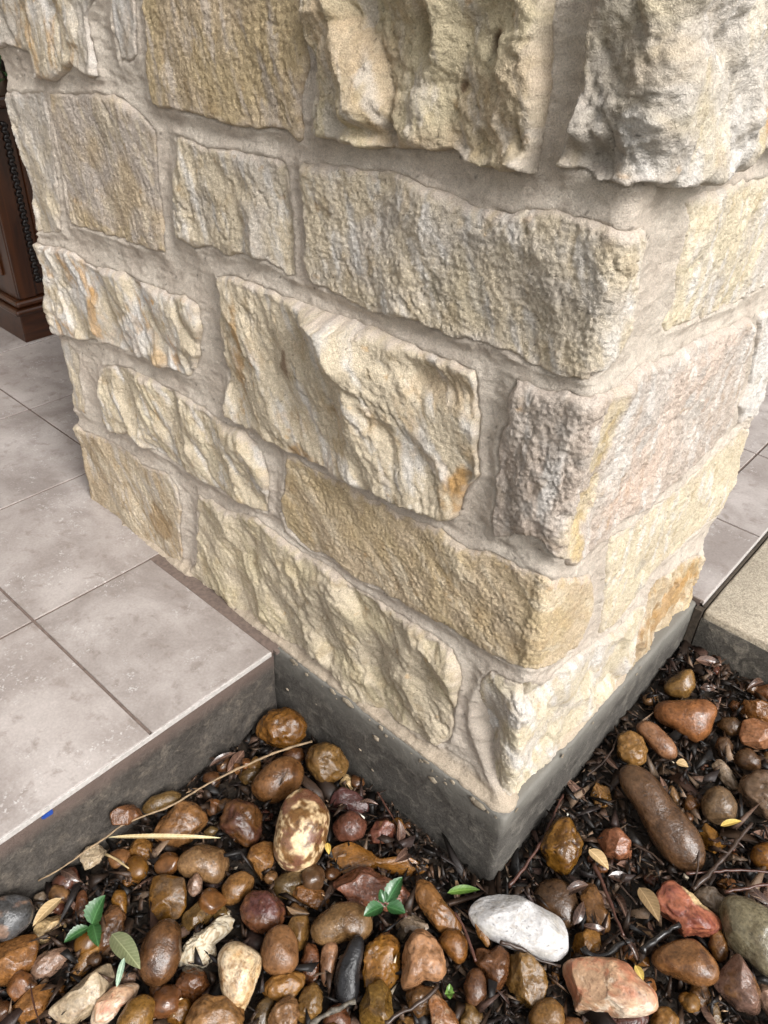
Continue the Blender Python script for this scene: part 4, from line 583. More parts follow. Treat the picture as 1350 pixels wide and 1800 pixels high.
# local colour marks: (stone, s, v, rs, rv, colour, strength)  -- mineral stains in the stone itself
def ft(s, v, rs, rv, c, k): return (s, v, rs, rv, np.asarray(c), k)
MARKS = dict(
 S7=[ft(-.75, .575, .13, .022, gold, .85)],
 S13=[ft(-.118, .445, .022, .035, ochre, .95), ft(-.15, .57, .05, .022, tan, .7), ft(-.49, .50, .012, .07, ochre * 1.1, .7), ft(-.37, .395, .03, .012, ochre, .7), ft(-.30, .44, .016, .016, gold, .8), ft(-.40, .52, .008, .02, rust * .4, .8)],
 S14=[ft(.036, .56, .022, .08, (.49, .37, .16), .85), ft(.024, .46, .018, .07, (.48, .36, .16), .85), ft(.20, .52, .06, .10, (.48, .31, .20), .65), ft(.14, .46, .07, .05, (.48, .31, .20), .6), ft(.28, .58, .04, .06, (.48, .31, .20), .6), ft(-.05, .45, .02, .1, pgrey * .85, .6), ft(.20, .56, .22, .15, white, .45)],
 S20=[ft(-.76, .06, .05, .05, (.26, .16, .06), .75)],
 S4=[ft(-.13, .885, .008, .012, rust * .3, .95), ft(-.16, .85, .006, .008, rust * .3, .9)],
 S5=[ft(.20, .83, .02, .02, (.45, .25, .08), .8), ft(-.03, .88, .03, .1, gry * .8, .6), ft(.10, .88, .10, .10, white, .35)],
 S11=[ft(-.90, .45, .05, .025, white, .8), ft(-.74, .43, .05, .05, white, .8), ft(-.85, .45, .02, .05, ochre * 1.2, .7), ft(-.68, .41, .02, .06, ochre * 1.1, .5)],
 S1=[ft(-.81, .9, .016, .06, (.36, .23, .07), .85), ft(-.95, .9, .01, .08, (.40, .26, .1), .7)],
 S17=[ft(-.30, .36, .12, .06, gold, .5)],
 S9=[ft(-.05, .70, .08, .05, gry * .92, .5), ft(-.15, .68, .04, .04, olive, .5)],
 S19=[ft(.45, .07, .10, .05, (.34, .19, .06), .75), ft(.36, .02, .03, .05, (.24, .16, .08), .6)],
 S22=[ft(.03, .07, .03, .06, white, .4)],
 S18=[ft(.31, .20, .03, .018, gry * .8, .6), ft(.27, .25, .02, .012, gry * .8, .6)],
)
pillar = empty('stone_pillar', (-.5, .3, 0)); tag(pillar, 'pillar of rough split limestone blocks with wide beige mortar joints on a dark concrete footing', 'pillar')
pillar.location = (0, 0, 0)
STEP = .0018
MEAN = {}
def relief(key, s, v, k):
    fa, fs, ca, ang, st, gr, H, *_ = STY[key]; st = 1 + (st - 1) * .55; ca *= .8
    ca_, sa_ = math.cos(math.radians(ang)), math.sin(math.radians(ang))
    x = s * ca_ + v * sa_; y = (-s * sa_ + v * ca_) / st       # y runs along the grain
    wx = x + fbm2(x * 34, y * 34, 3, k + 3) * .007; wy = y + fbm2(x * 34 + 9, y * 34, 3, k + 4) * .007
    def field(px, py, kk, tilt, off):
        """broad tilted break planes; where two meet the higher one wins, so the surface stays whole and creased"""
        ix, iy = np.floor(px).astype(np.int64), np.floor(py).astype(np.int64)
        best = np.full(px.shape, -9.); rb = np.zeros(px.shape)
        for dx in (-1, 0, 1):
            for dy in (-1, 0, 1):
                cx, cy = ix + dx, iy + dy
                ex = px - cx - hsh(cx, cy, kk); ey = py - cy - hsh(cx, cy, kk + 1); q = hsh(cx, cy, kk + 2)
                t1 = hsh(cx, cy, kk + 3) - .5; t2 = hsh(cx, cy, kk + 4) - .5
                val = (q - .5) * off + (ex * t1 + ey * t2) * 2.1 * tilt - 2.6 * np.maximum(np.sqrt(ex * ex + ey * ey) - .38, 0) ** 2
                m = val > best; best = np.where(m, val, best); rb = np.where(m, q, rb)
        return best, rb
    def facets(px, py, kk, tilt=1., off=.5):
        h1, ra = field(px, py, kk, tilt, off); h2, rb = field(px * .83 + 31.7, py * .83 - 12.1, kk + 5, tilt, off)
        return .62 * h1 - .62 * h2, ra
    big, r = facets(wx / fs + k * 3.7, wy / fs, k, .9, .30)
    jx = wx + .004 * fbm2(x * 70, y * 70, 3, k + 81); jy = wy + .004 * fbm2(x * 70, y * 70, 3, k + 82)
    med, r2 = facets(jx / (fs * .36) + 11, jy / (fs * .36) + k, k + 20, .9, .35)
    fin, r3 = facets(jx / (fs * .11) + 7, jy / (fs * .11) + 5, k + 40, .9, .5)
    low = pn2(s * 9 + k, v * 9, k + 50) * .4
    gate = sstep(-.35, .35, pn2(s * 11, v * 11 + k, k + 9))
    lines = fbm2(x * 150, y * 30, 3, k + 57) * sstep(-.1, .35, pn2(s * 16, v * 16, k + 58))
    rug = 1.75 if key in ('S4', 'S5') else 1.3 if fa > .0115 else 1.0
    h = fa * (big * 1.1 * rug + low) + ca * (1.05 * rug * med * (.3 + .9 * gate) + (.62 if rug > 1 else .27) * fin * (.3 + .7 * gate) + .38 * lines)
    cr = 1 - np.abs(fbm2(x * 34 + k, y * 20, 4, k + 91)) * 14
    h -= .0022 * np.clip(cr, 0, 1) * sstep(.05, .35, pn2(s * 13, v * 13, k + 92))
    h += 1.25 * gr * (.7 * fbm2(s * 70, v * 70, 2, k + 8) + 1.3 * fbm2(s * 260, v * 260, 2, k + 7, .8))
    return h, r, r2, med, big

for idx, (key, label, P) in enumerate(STONES):
    P = np.array(P) / 1000.0
    sty = STY[key]; H = sty[6]; k = 100 + idx * 61
    lo = P.min(0) - .014; hi = P.max(0) + .014
    if hi[0] < .03 and key not in ('S5', 'S9', 'S14', 'S17', 'S22'): hi[0] = min(hi[0], .0)
    ulim = s_to_u(np.array([lo[0], hi[0]])); gs = u_to_s(np.arange(ulim[0], ulim[1] + STEP, STEP)); gv = np.arange(lo[1], hi[1] + STEP, STEP)
    s, v = np.meshgrid(gs, gv); shp = s.shape; s = s.ravel(); v = v.ravel()
    ws, wv = warp(s, v)
    d = poly_sdf(ws, wv, P)
    # which way does the nearest edge face: undersides are cut steeper, tops are smeared with mortar
    eps = .004
    dv = poly_sdf(ws, wv + eps, P) - d
    top = sstep(.3, 1.0, -dv / eps); 
    wE = .0040 + .002 * top + .004 * sstep(-.2, .5, pn2(s * 40, v * 40, k + 2))
    e = np.clip(d / wE, 0, 1); e = np.where(e > 0, 1 - (1 - e) ** 1.6, 0)
    us = s_to_u(s)
    h, r, r2, med, big = relief(key, us, v, k)
    inner = sstep(-.001, .016, d)
    hh = np.where(d > 0, (-.002 + .0065 * top) + (H + .002 - .0065 * top) * e + h * (.35 + .65 * sstep(-.001, .012, d)), -.002 + np.maximum(d, -.008) * 1.6)
    # scooped hollows
    if key == 'S22': hh -= .026 * np.exp(-(((s + .045) / .03) ** 2 + ((v - .10) / .075) ** 2)) * (d > 0)
    if key == 'S5': hh -= .030 * np.exp(-(((s + .035) / .030) ** 2 + ((v - .815) / .016) ** 2)) * (d > 0)
    if key == 'S4':
        hh -= .016 * np.exp(-(((s + .13) / .006) ** 2 + ((v - .885) / .010) ** 2)) + .022 * np.exp(-(((s + .2) / .009) ** 2 + ((v - .885) / .02) ** 2)) + .018 * np.exp(-(((s + .27) / .03) ** 2 + ((v - .80) / .008) ** 2))
    if key == 'S13':
        ridge = (s + .30) * .8 + (v - .50) * .5
        hh += .010 * sstep(-.01, .015, ridge) * sstep(.10, .03, ridge) * (d > .01) + .012 * np.exp(-((s + .29) / .03) ** 2 - ((v - .56) / .02) ** 2)
        hh -= .012 * np.exp(-(((s + .16) / .06) ** 2 + ((v - .575) / .018) ** 2))
    hh = np.minimum(hh, .0175 + .0015 * pn2(s * 90, v * 90, 44) + np.maximum(v, 0) * 1.1)      # nothing hangs over the footing
    keep = (d > -.0075) & (v > -.006)
    # colours
    nlow = fbm2(s * 13 + k, v * 13, 4, k + 60); nmid = fbm2(s * 48, v * 30 + k, 4, k + 61)
    ca_, sa_ = math.cos(math.radians(sty[3])), math.sin(math.radians(sty[3]))
    xs = s * ca_ + v * sa_; ys = -s * sa_ + v * ca_
    strk = fbm2(xs * 60 + k, ys * 11, 4, k + 62)
    base, sec, pale, och = sty[7], sty[8], sty[9], sty[10]
    c = mix(base, sec, sstep(-.2, .42, nlow + .25 * (r - .5)))
    c = mix(c, pale, sstep(.04, .45, strk + .35 * (r2 - .5)) * .75)
    c = mix(c, base * np.array((.74, .68, .58)), sstep(.1, .5, nmid) * .6)
    rdg = 1 - np.abs(fbm2(xs * 22 + 2 * k, ys * 9, 4, k + 63)) * 5
    c = mix(c, ochre * 1.15, sstep(.35, .95, rdg) * och * sstep(-.15, .3, nlow))
    c = mix(c, ochre * 1.2, sstep(.42, .6, fbm2(s * 40, v * 40, 4, k + 64)) * (.30 + och * .6))
    for (ms, mv, rs_, rv_, mc, mk) in MARKS.get(key, []):
        q = np.exp(-(((s - ms) / rs_) ** 2 + ((v - mv) / rv_) ** 2) ** 1.2) + fbm2(xs * 42, ys * 26, 4, k + 65) * 1.1 - .08
        c = mix(c, mc, sstep(.2, .75, q) * mk * .85 * (np.exp(-(((s - ms) / rs_) ** 2 + ((v - mv) / rv_) ** 2) / 2.6) > .08))
    c = c * (1 + .10 * (r2[:, None] - .5) + .10 * (r[:, None] - .5))
    c = c * (1 + .20 * fbm2(s * 260, v * 260, 2, k + 66)[:, None])
    dots = worley(s * 150, v * 150, k + 67); spk = (dots[0] < .13) & (dots[2] > .95)
    c = np.where(spk[:, None], c * .35, c)
    # mortar smear over the upper edges
    sm = sstep(.012, .0, d + fbm2(s * 70, v * 70, 3, k + 68) * .014) * (.5 + .5 * top)
    c = mix(c, np.array((.51, .44, .37)), np.clip(sm, 0, 1) * .75)
    V = pier_map(s, v, hh)
    K = keep.reshape(shp)
    q = K[:-1, :-1] & K[1:, :-1] & K[:-1, 1:] & K[1:, 1:]
    I = np.arange(s.size).reshape(shp)
    F = np.stack([I[:-1, :-1][q], I[:-1, 1:][q], I[1:, 1:][q], I[1:, :-1][q]], -1)
    used = np.zeros(s.size, bool); used[F.ravel()] = True; mp = np.cumsum(used) - 1
    o = link('stone', np_mesh('stone', V[used], mp[F], M_STONE, np.clip(c[used] * np.array((1.06, 1.04, 1.05)), .01, .8)), pillar)
    o['label'] = label

# mortar bed: one continuous surface round the pillar
MS = .0028
gs = np.concatenate([np.arange(-W - .14, D + .14, MS)]); gv = np.arange(-.004, 1.06, MS)
s, v = np.meshgrid(gs, gv); shp = s.shape; s = s.ravel(); v = v.ravel()
dm = np.full(s.shape, .05); ins = np.full(s.shape, -1.)
ws, wv = warp(s, v)
for key, label, P in STONES:
    P = np.array(P) / 1000.0; lo = P.min(0) - .05; hi = P.max(0) + .05
    m = (s > lo[0]) & (s < hi[0]) & (v > lo[1]) & (v < hi[1])
    d = poly_sdf(ws[m], wv[m], P); dm[m] = np.minimum(dm[m], np.abs(d)); ins[m] = np.maximum(ins[m], d)
hm = .0066 * np.exp(-dm / .012) + .0026 + .0036 * fbm2(s * 26, v * 30, 4, 500)
hm += .0015 * fbm2(s * 32 + .5 * v, v * 230, 3, 510) + .0011 * fbm2(s * 160, v * 160, 2, 520)   # brush lines and sand
hm += .0018 * pn2(s * 55, v * 110, 530) * sstep(.2, .6, pn2(s * 9, v * 9, 531))
hm += .018 * np.exp(-np.maximum(v, 0) / .007) * (1 + .35 * fbm2(s * 34, v * 20, 4, 540)) + .005 * fbm2(s * 70, v * 70, 4, 541) * sstep(.04, .005, v)
hm = np.minimum(hm, .0205 + .0020 * fbm2(s * 120, v * 60, 3, 545) + np.maximum(v, 0) * .2)
hm = np.where(ins > 0, hm - ins * .30 - np.maximum(ins - .008, 0) * 1.2, hm); hm = np.where(ins > .024, -.026, hm)
cm = mix(np.array((.60, .515, .43)), np.array((.66, .58, .49)), sstep(-.3, .3, fbm2(s * 12, v * 12, 4, 550)))
cm = mix(cm, np.array((.37, .305, .25)), sstep(.1, .5, fbm2(s * 30, v * 90, 4, 551)) * .6)
cm = mix(cm, np.array((.50, .40, .29)), sstep(.03, .008, v) * .7)
cm = cm * (1 + .16 * fbm2(s * 330, v * 330, 2, 556)[:, None])
dots = worley(s * 110, v * 110, 560); cm = np.where(((dots[0] < .16) & (dots[2] > .965))[:, None], cm * .4, cm)
V = pier_map(s, v, hm); I = np.arange(s.size).reshape(shp)
F = np.stack([I[:-1, :-1], I[:-1, 1:], I[1:, 1:], I[1:, :-1]], -1).reshape(-1, 4)
link('mortar', np_mesh('mortar', V, F, M_MORTAR, cm), pillar)
# solid heart of the pillar, carrying the porch roof
core = box_bm((-W - DEL + .026, DEL + .026, -.02), (-DEL - .026, DEL + D - .026, 1.02))
box_bm((-W - DEL + .002, DEL + .002, 1.0201), (-DEL - .002, DEL + D - .002, 2.40), bm=core)
cme = bm_mesh('core', core, M_MORTAR)
a = cme.color_attributes.new('tint', 'FLOAT_COLOR', 'POINT'); a.data.foreach_set('color', np.tile([.42, .34, .27, 1], len(cme.vertices)))
link('core', cme, pillar)
# footing with a chipped, slightly uneven skin
def rough_box(name, lo, hi, mat, parent, amp=.0016, cut=.012, bev=.005, seed=0):
    bm = box_bm(lo, hi, bev, 2)
    for ax in range(3):
        n = int((hi[ax] - lo[ax]) / cut)
        for i in range(1, n):
            co = [0, 0, 0]; co[ax] = lo[ax] + (hi[ax] - lo[ax]) * i / n; no = [0, 0, 0]; no[ax] = 1
            bmesh.ops.bisect_plane(bm, geom=bm.verts[:] + bm.edges[:] + bm.faces[:], plane_co=co, plane_no=no)
    me = bm_mesh(name, bm, mat, True)
    n = len(me.vertices); P = np.empty(n * 3); me.vertices.foreach_get('co', P); P = P.reshape(-1, 3)
    Nn = np.empty(n * 3); me.vertices.foreach_get('normal', Nn); Nn = Nn.reshape(-1, 3)
    P = P + Nn * ((fbm3(P, 28, 3, seed) * amp + fbm3(P, 120, 2, seed + 3) * amp * .4)[:, None] - amp * .5)
    me.vertices.foreach_set('co', P.ravel()); me.update()
    return link(name, me, parent)
rough_box('footing', (-W - DEL + .01, -.0045, -.34), (.0045, D + DEL + .012, -.003), M_FOOT, pillar, .0022, .014, .006, 3)

V = []; F = []; CC = []; U3, F3 = None, None
_bm = bmesh.new(); bmesh.ops.create_icosphere(_bm, subdivisions=2, radius=1); U3 = np.array([q.co[:] for q in _bm.verts]); F3 = np.array([[q.index for q in f.verts] for f in _bm.faces]); _bm.free()
r_ = np.random.default_rng(33)
for i in range(46):
    sz = min(r_.lognormal(-6.3, .6), .007)
    left = r_.random() < .85
    zz = -.003 - abs(r_.normal(0, .007)) if r_.random() < .8 else r_.uniform(-.12, -.01)
    t = r_.uniform(0, .44) if left else r_.uniform(0, .57)
    c_ = np.array([-t, -.0052, zz]) if left else np.array([.0052, t, zz])
    sc3 = np.array([sz * r_.uniform(.8, 2), sz * .30, sz]) if left else np.array([sz * .30, sz * r_.uniform(.8, 2), sz])
    P = U3 * (1 + .75 * fbm3(U3 * 1.0 + i * 3.7, 1.6, 2, i)[:, None]) * sc3 + c_
    F.append(F3 + len(U3) * i); V.append(P); CC.append(np.tile(np.array((.48, .40, .30)) * r_.uniform(.55, 1.15), (len(U3), 1)))
ms = link('mortar_splash', np_mesh('mortar_splash', np.concatenate(V), np.concatenate(F), M_MORTAR, np.concatenate(CC)), pillar); ms['kind'] = 'stuff'

# ------------------------------------------------------------------ porch: slab, grout, tiles
A = .45
porch = tag(empty('porch_floor'), kind='structure')
def slab(lo, hi, mat, name, parent):
    return link(name, bm_mesh(name, box_bm(lo, hi), mat), parent)
rough_box('slab', (-1.06, -1.9, -.34), (-A - .004, -.006, -.0085), M_RISER, porch, .0016, .02, .004, 9)
slab((-4.2, -1.9, -.34), (-1.061, 4.5, -.0085), M_RISER, 'slab', porch)
slab((-1.06, D + DEL + .014, -.34), (.006, 4.5, -.0085), M_RISER, 'slab', porch)
slab((-1.0605, -.0065, -.34), (-W - DEL + .009, D + DEL + .013, -.0085), M_RISER, 'slab', porch)
# grout bed just below the tile tops
gb = box_bm((-4.2, -1.9, -.0084), (-1.0601, 4.5, -.0026))
box_bm((-1.06, -1.9, -.0084), (-A - .003, -.0055, -.0026), bm=gb)
box_bm((-1.06, D + DEL + .0141, -.0084), (.007, 4.5, -.0026), bm=gb)
box_bm((-A - .0029, -.0125, -.0084), (-A + .007, -.0055, -.002), bm=gb)
box_bm((-1.03, -.0185, -.0084), (-A - .001, .016, -.0012), bm=gb)
link('grout', bm_mesh('grout', gb, M_GROUT), porch)
M_TRIM = mat_simple('pale_tile_edge', (.45, .42, .395), .45, .2, 150)
link('edge_trim', bm_mesh('edge_trim', box_bm((-A - .0003, -1.9, -.0105), (-A + .0022, -.0185, -.0007), .0007), M_TRIM), porch)
link('edge_trim', bm_mesh('edge_trim', box_bm((.0112, D + DEL + .014, -.0105), (.0138, 4.5, -.0007), .0007), M_TRIM), porch)
GW = .0025
def tile(x0, x1, y0, y1, edge=False):
    if x1 - x0 < .02 or y1 - y0 < .02: return
    bm = box_bm((x0 + GW, y0 + GW, -.0088 if not edge else -.0088), (x1 - (GW if not edge else -.0005), y1 - GW, 0), .0011, 2)
    me = bm_mesh('tile', bm, M_TILE)
    o = link('tile', me, porch); o.location.z = random.uniform(-.0004, .0004)
    return o
xl = [-A - i * .3335 for i in range(0, 10)]
yl = [-.247 - .335 * i for i in range(4, 0, -1)] + [-.247, .105, .44, .775, 1.11, 1.445, 1.78]
n_t = 0
for i in range(len(xl) - 1):
    for j in range(len(yl) - 1):
        x1, x0 = xl[i], xl[i + 1]; y0, y1 = yl[j], yl[j + 1]
        if x0 > -1.03 and y0 > 0: continue                # behind / inside the pillar footprint: laid below
        if y1 > 0 and x0 > -1.03: y1 = -.019 + GW
        if x1 < -2.6 or (y0 > 1.4): continue
        if y0 > 0 and x1 > -1.0 > x0: x1 = -1.012
        if yl[j] <= 0 < yl[j + 1] and x1 > -1.0 > x0:
            tile(x0, x1, y0, yl[j + 1]); continue
        if yl[j] == -.247 and x1 > -1.0 > x0 - .02: pass
        tile(x0, x1, y0, y1, edge=(i == 0))
yr = [D + DEL + .012, .876, 1.195, 1.515, 1.835, 2.155]
for j in range(len(yr) - 1):
    tile(-.117, .012, yr[j], yr[j + 1], True)
    tile(-.45, -.117, yr[j], yr[j + 1])

# ------------------------------------------------------------------ concrete walkway at the right
walk = tag(empty('walkway'), kind='structure')
rough_box('slab', (.0190, D + DEL + .006, -.33), (1.6, 2.2, -.013), M_WALK, walk, .002, .05, .006, 14)
rough_box('front_face', (.0205, D + DEL + .0005, -.33), (1.55, D + DEL + .0035, -.027), M_WALKFACE, walk, .0012, .03, .001, 15)
slab((.0142, D + DEL + .0145, -.33), (.0186, 2.2, -.012), M_DIRT, 'joint', walk)
slab((.0047, D + DEL + .0008, -.33), (.0186, D + DEL + .0140, -.014), M_DIRT, 'joint', walk)

# ------------------------------------------------------------------ mulch bed
def zg(x, y): return -.165 + .1 * np.clip(y, 0, .65) * (x > 0)
gx = np.arange(-.62, 1.5, .007); gy = np.arange(-1.6, .64, .007)
X, Y = np.meshgrid(gx, gy); shp = X.shape; X = X.ravel(); Y = Y.ravel()
Z = zg(X, Y) - .008 + .006 * fbm2(X * 18, Y * 18, 4, 800) + .005 * fbm2(X * 90, Y * 90, 3, 801)
I = np.arange(X.size).reshape(shp)
F = np.stack([I[:-1, :-1], I[:-1, 1:], I[1:, 1:], I[1:, :-1]], -1).reshape(-1, 4)
tag(link('ground', np_mesh('ground', np.stack([X, Y, Z], -1), F, M_SOIL)), kind='structure')
# land beyond the bed
far = bmesh.new(); bmesh.ops.create_grid(far, x_segments=1, y_segments=1, size=150, matrix=Matrix.Translation((0, 0, -.36)))
tag(link('lawn_ground', bm_mesh('lawn_ground', far, mat_simple('far_soil', (.07, .075, .04), .9, .3, 20))), kind='structure')

# height field of whatever lies in the bed, so that leaves and crumbs can be laid on it
HX0, HY0, HC = -.62, -1.0, .005
HM = np.full((360, 440), -9.0)
def splat(V):
    i = ((V[:, 1] - HY0) / HC).astype(int); j = ((V[:, 0] - HX0) / HC).astype(int)
    m = (i >= 0) & (i < HM.shape[0]) & (j >= 0) & (j < HM.shape[1])
    np.maximum.at(HM, (i[m], j[m]), V[m, 2])
def hat(x, y):
    i = int((y - HY0) / HC); j = int((x - HX0) / HC)
    g = float(zg(np.float64(x), np.float64(y)))
    if 0 <= i < HM.shape[0] and 0 <= j < HM.shape[1]: return max(g, HM[i, j])
    return g
def free_bed(x, y, m=.008):
    if x < -A + m: return False
    if y > -.0045 - m and x < .0045 + m: return False
    if y > D + DEL - m: return False
    return True

# ------------------------------------------------------------------ river rocks
PAL = dict(amber=(.26, .125, .028), gold=(.31, .165, .045), tan=(.30, .18, .085), clay=(.29, .155, .06), clayp=(.34, .17, .08), clayr=(.25, .115, .05),
 brown=(.17, .075, .03), brownt=(.19, .095, .036), dkbrown=(.135, .078, .04), maroon=(.125, .05, .04), olive=(.17, .11, .042), olivegold=(.24, .14, .045),
 redd=(.20, .085, .055), redo=(.29, .135, .075), brick=(.40, .16, .09), orange=(.29, .135, .04), grey=(.24, .19, .145), mauve=(.25, .165, .125), mauveb=(.19, .115, .085),
 stone=(.38, .31, .22), stoneb=(.20, .14, .085), slate=(.065, .068, .075), black=(.014, .014, .016), cream=(.52, .39, .22), white=(.66, .66, .68), whiteg=(.60, .59, .58),
 chalk=(.52, .45, .33), peach=(.46, .255, .13), greeng=(.155, .14, .095))
def ico(n):
    bm = bmesh.new(); bmesh.ops.create_icosphere(bm, subdivisions=n, radius=1)
    V = np.array([v.co[:] for v in bm.verts]); F = np.array([[v.index for v in f.verts] for f in bm.faces]); bm.free(); return V, F
ICO = {n: ico(n) for n in (3, 4, 5, 6)}

def rock_mesh(name, outline, cz, style, col, pat, c2, seed, sub):
    """outline: loop of (x, y) in mm in the rock's own x-y plane; cz: half thickness in mm"""
    U, F = ICO[sub]; r_ = np.random.default_rng(seed)
    P = np.array(outline); n = len(P)
    # radial outline, densified and smoothed
    Q = np.concatenate([P, P[:1]]); t = np.arange(n + 1); tt = np.linspace(0, n, 40 * n, endpoint=False)
    qx, qy = np.interp(tt, t, Q[:, 0]), np.interp(tt, t, Q[:, 1])
    th = np.arctan2(qy, qx); rr = np.hypot(qx, qy); o = np.argsort(th); th, rr = th[o], rr[o]
    G = np.linspace(-np.pi, np.pi, 361)[:-1]
    R = np.interp(G, np.r_[th - 2 * np.pi, th, th + 2 * np.pi], np.r_[rr, rr, rr])
    sg = dict(r=9, l=7, f=4, g=5, b=5)[style]
    kx = np.arange(-40, 41); ker = np.exp(-(kx / sg) ** 2 / 2); ker /= ker.sum()
    Rs = np.convolve(np.r_[R[-40:], R, R[:40]], ker, 'valid'); Rs *= np.sqrt((R ** 2).mean() / (Rs ** 2).mean()) * 1.01
    a = np.arctan2(U[:, 1], U[:, 0]); rad = np.interp(a, np.r_[G, np.pi], np.r_[Rs, Rs[0]])
    rho = np.hypot(U[:, 0], U[:, 1]); z = U[:, 2]
    p = dict(r=2.2, l=2.6, f=3.0, g=2.8, b=3.4)[style]
    kk = 1 / (rho ** p + np.abs(z) ** p) ** (1 / p)
    B = np.stack([U[:, 0] * kk, U[:, 1] * kk, z * kk], -1)      # normalised body
    if style in 'fg':
        for _ in range(9 if style == 'f' else 7):
            nn = r_.normal(size=3); nn[2] = abs(nn[2]) * 1.2 + .25; nn /= np.linalg.norm(nn); dd = r_.uniform(.62, .86)
            ex = B @ nn - dd; B = B - np.where(ex > 0, ex, 0)[:, None] * nn[None] * .92
    if style == 'b':
        for nn, dd in (((.15, .1, 1), .80), ((-.5, .75, .5), .80), ((.55, -.6, .6), .82), ((.9, .3, .4), .86)):
            nn = np.array(nn) / np.linalg.norm(nn); ex = B @ nn - dd; B = B - np.where(ex > 0, ex, 0)[:, None] * nn[None] * .85
    off = r_.uniform(-50, 50, 3)
    size = np.sqrt((Rs ** 2).mean())
    if style in 'rl':
        for _ in range(3 if style == 'r' else 5):                # soft dents
            nn = r_.normal(size=3); nn[2] = abs(nn[2]); nn /= np.linalg.norm(nn); dd = r_.uniform(.78, .95)
            ex = B @ nn - dd; B = B - np.where(ex > 0, ex ** 2 / (ex + .06), 0)[:, None] * nn[None] * (.75 if style == 'r' else .95)
    am = dict(r=.055, l=.11, f=.07, g=.13, b=.03)[style]
    q = B + off
    dn = fbm3(q, 1.6, 3, seed % 97) * am
    if style in 'lg': dn += -np.abs(fbm3(q, 2.4, 2, seed % 89 + 7)) * am * 1.3 + am * .3
    if style == 'g': dn += fbm3(q, 7, 2, seed % 83) * .05
    dn += fbm3(q, 12, 2, seed % 79) * (.006 if style == 'r' else .012)
    B = B * (1 + dn[:, None])
    if pat == 'crumb':
        B = B * (1 + (np.abs(fbm3(q, 5, 2, 3)) * .16 + fbm3(q, 13, 2, 4) * .10)[:, None])
    V = np.stack([B[:, 0] * rad, B[:, 1] * rad, B[:, 2] * cz], -1) / 1000.0
    # colour: minerals, stains and veins of the rock itself
    _r = np.random.default_rng(seed + 5); DE = np.array((.80, .75, .66)) * _r.uniform(.60, 1.0) * np.array((1, _r.uniform(.95, 1.08), _r.uniform(.9, 1.35))); DE = DE if col not in ('white', 'whiteg', 'slate', 'black', 'greeng', 'grey', 'stone', 'cream', 'mauve', 'chalk') else np.ones(3)
    c1 = np.array(PAL[col]) * DE; cc = np.array(PAL[c2]) * DE if c2 else c1 * np.array([.62, .55, .5])
    n1 = fbm3(q, 1.5, 5, 21 + seed % 13); n2 = fbm3(q, 4.2, 3, 41 + seed % 17); n3 = fbm3(q, 14, 2, 61)
    c = mix(c1, cc, sstep(-.05 if c2 else .1, .35, n1 + .3 * n2) * (.95 if c2 else .75))
    c = mix(c, np.minimum(c1 * np.array([1.3, 1.4, 1.6]), .7), sstep(.1, .5, n2) * .5)
    vein = 1 - np.abs(fbm3(q, 2.6, 3, 77)) * 9
    c = mix(c, c1 * .38, sstep(.3, 1, vein) * (.35 if style != 'r' else .18))
    wet = np.clip(r_.choice([1., .97, .92, .78]) + .5 * fbm3(q, 2.0, 3, 15) * (r_.random() > .4), .25, 1)
    if pat == 'speck':
        c = mix(c, (.62, .48, .30), sstep(-.02, .12, fbm3(q, 4.5, 4, 5)) * .9); c = mix(c, (.15, .065, .04), sstep(.16, .22, fbm3(q, 2.2, 3, 6)) * .9)
        c = mix(c, (.16, .09, .035), sstep(.22, .34, fbm3(q, 8, 3, 8)) * .7); wet[:] = .75
    elif pat == 'crumb':
        c = mix((.62, .55, .42), (.33, .25, .15), sstep(.0, .3, n3 + .5 * n2)); wet[:] = .15
    elif pat == 'vein':
        c = mix((.55, .42, .26), (.60, .50, .37), sstep(-.2, .2, n1)); c = mix(c, (.36, .19, .06), sstep(.0, .3, n2 - B[:, 1] * .1 + .1 * n1) * .55); c = mix(c, (.22, .10, .04), sstep(.55, 1, vein) * .7)
    elif pat == 'redwhite':
        c = mix((.46, .30, .19), (.40, .17, .095), sstep(-.05, .4, n1 + .45 * n2 + .2 * n3)); c = mix(c, (.62, .51, .40), sstep(.0, .35, -n1 + .6 * n2 - .45 * B[:, 1] - .1 + .2 * n3)); c = mix(c, (.22, .10, .06), sstep(.5, 1, vein) * .6); wet[:] = .5
    elif pat == 'redrough':
        c = mix((.30, .105, .06), (.17, .05, .033), sstep(-.1, .25, n2 + .3 * n3)); c = mix(c, (.45, .34, .19), sstep(.45, .6, B[:, 0] * .55 + B[:, 1] * .5 + .4 * n1)); wet[:] = .7
    elif pat == 'pits':
        pt = sstep(.26, .36, fbm3(q, 5.5, 2, 9)); c = mix(c, (.05, .022, .012), pt * .9); V = V - (B / np.linalg.norm(B, axis=1)[:, None]) * (pt * .0025)[:, None]
    elif col == 'white':
        c = mix((.48, .48, .495), (.42, .41, .395), sstep(-.1, .35, n1 + .4 * n2)); c = mix(c, (.34, .29, .23), sstep(.45, 1, vein) * .5); wet[:] = .5
    c = c * (1 + .22 * n3[:, None]); c = np.where((fbm3(q, 26, 1, 71) > .72)[:, None], c * .45, c)
    me = np_mesh(name, V, F, M_ROCK, np.clip(c, .004, .75))
    at = me.attributes.new('wet', 'FLOAT', 'POINT'); at.data.foreach_set('value', np.clip(wet, 0, 1).astype(np.float32))
    return me

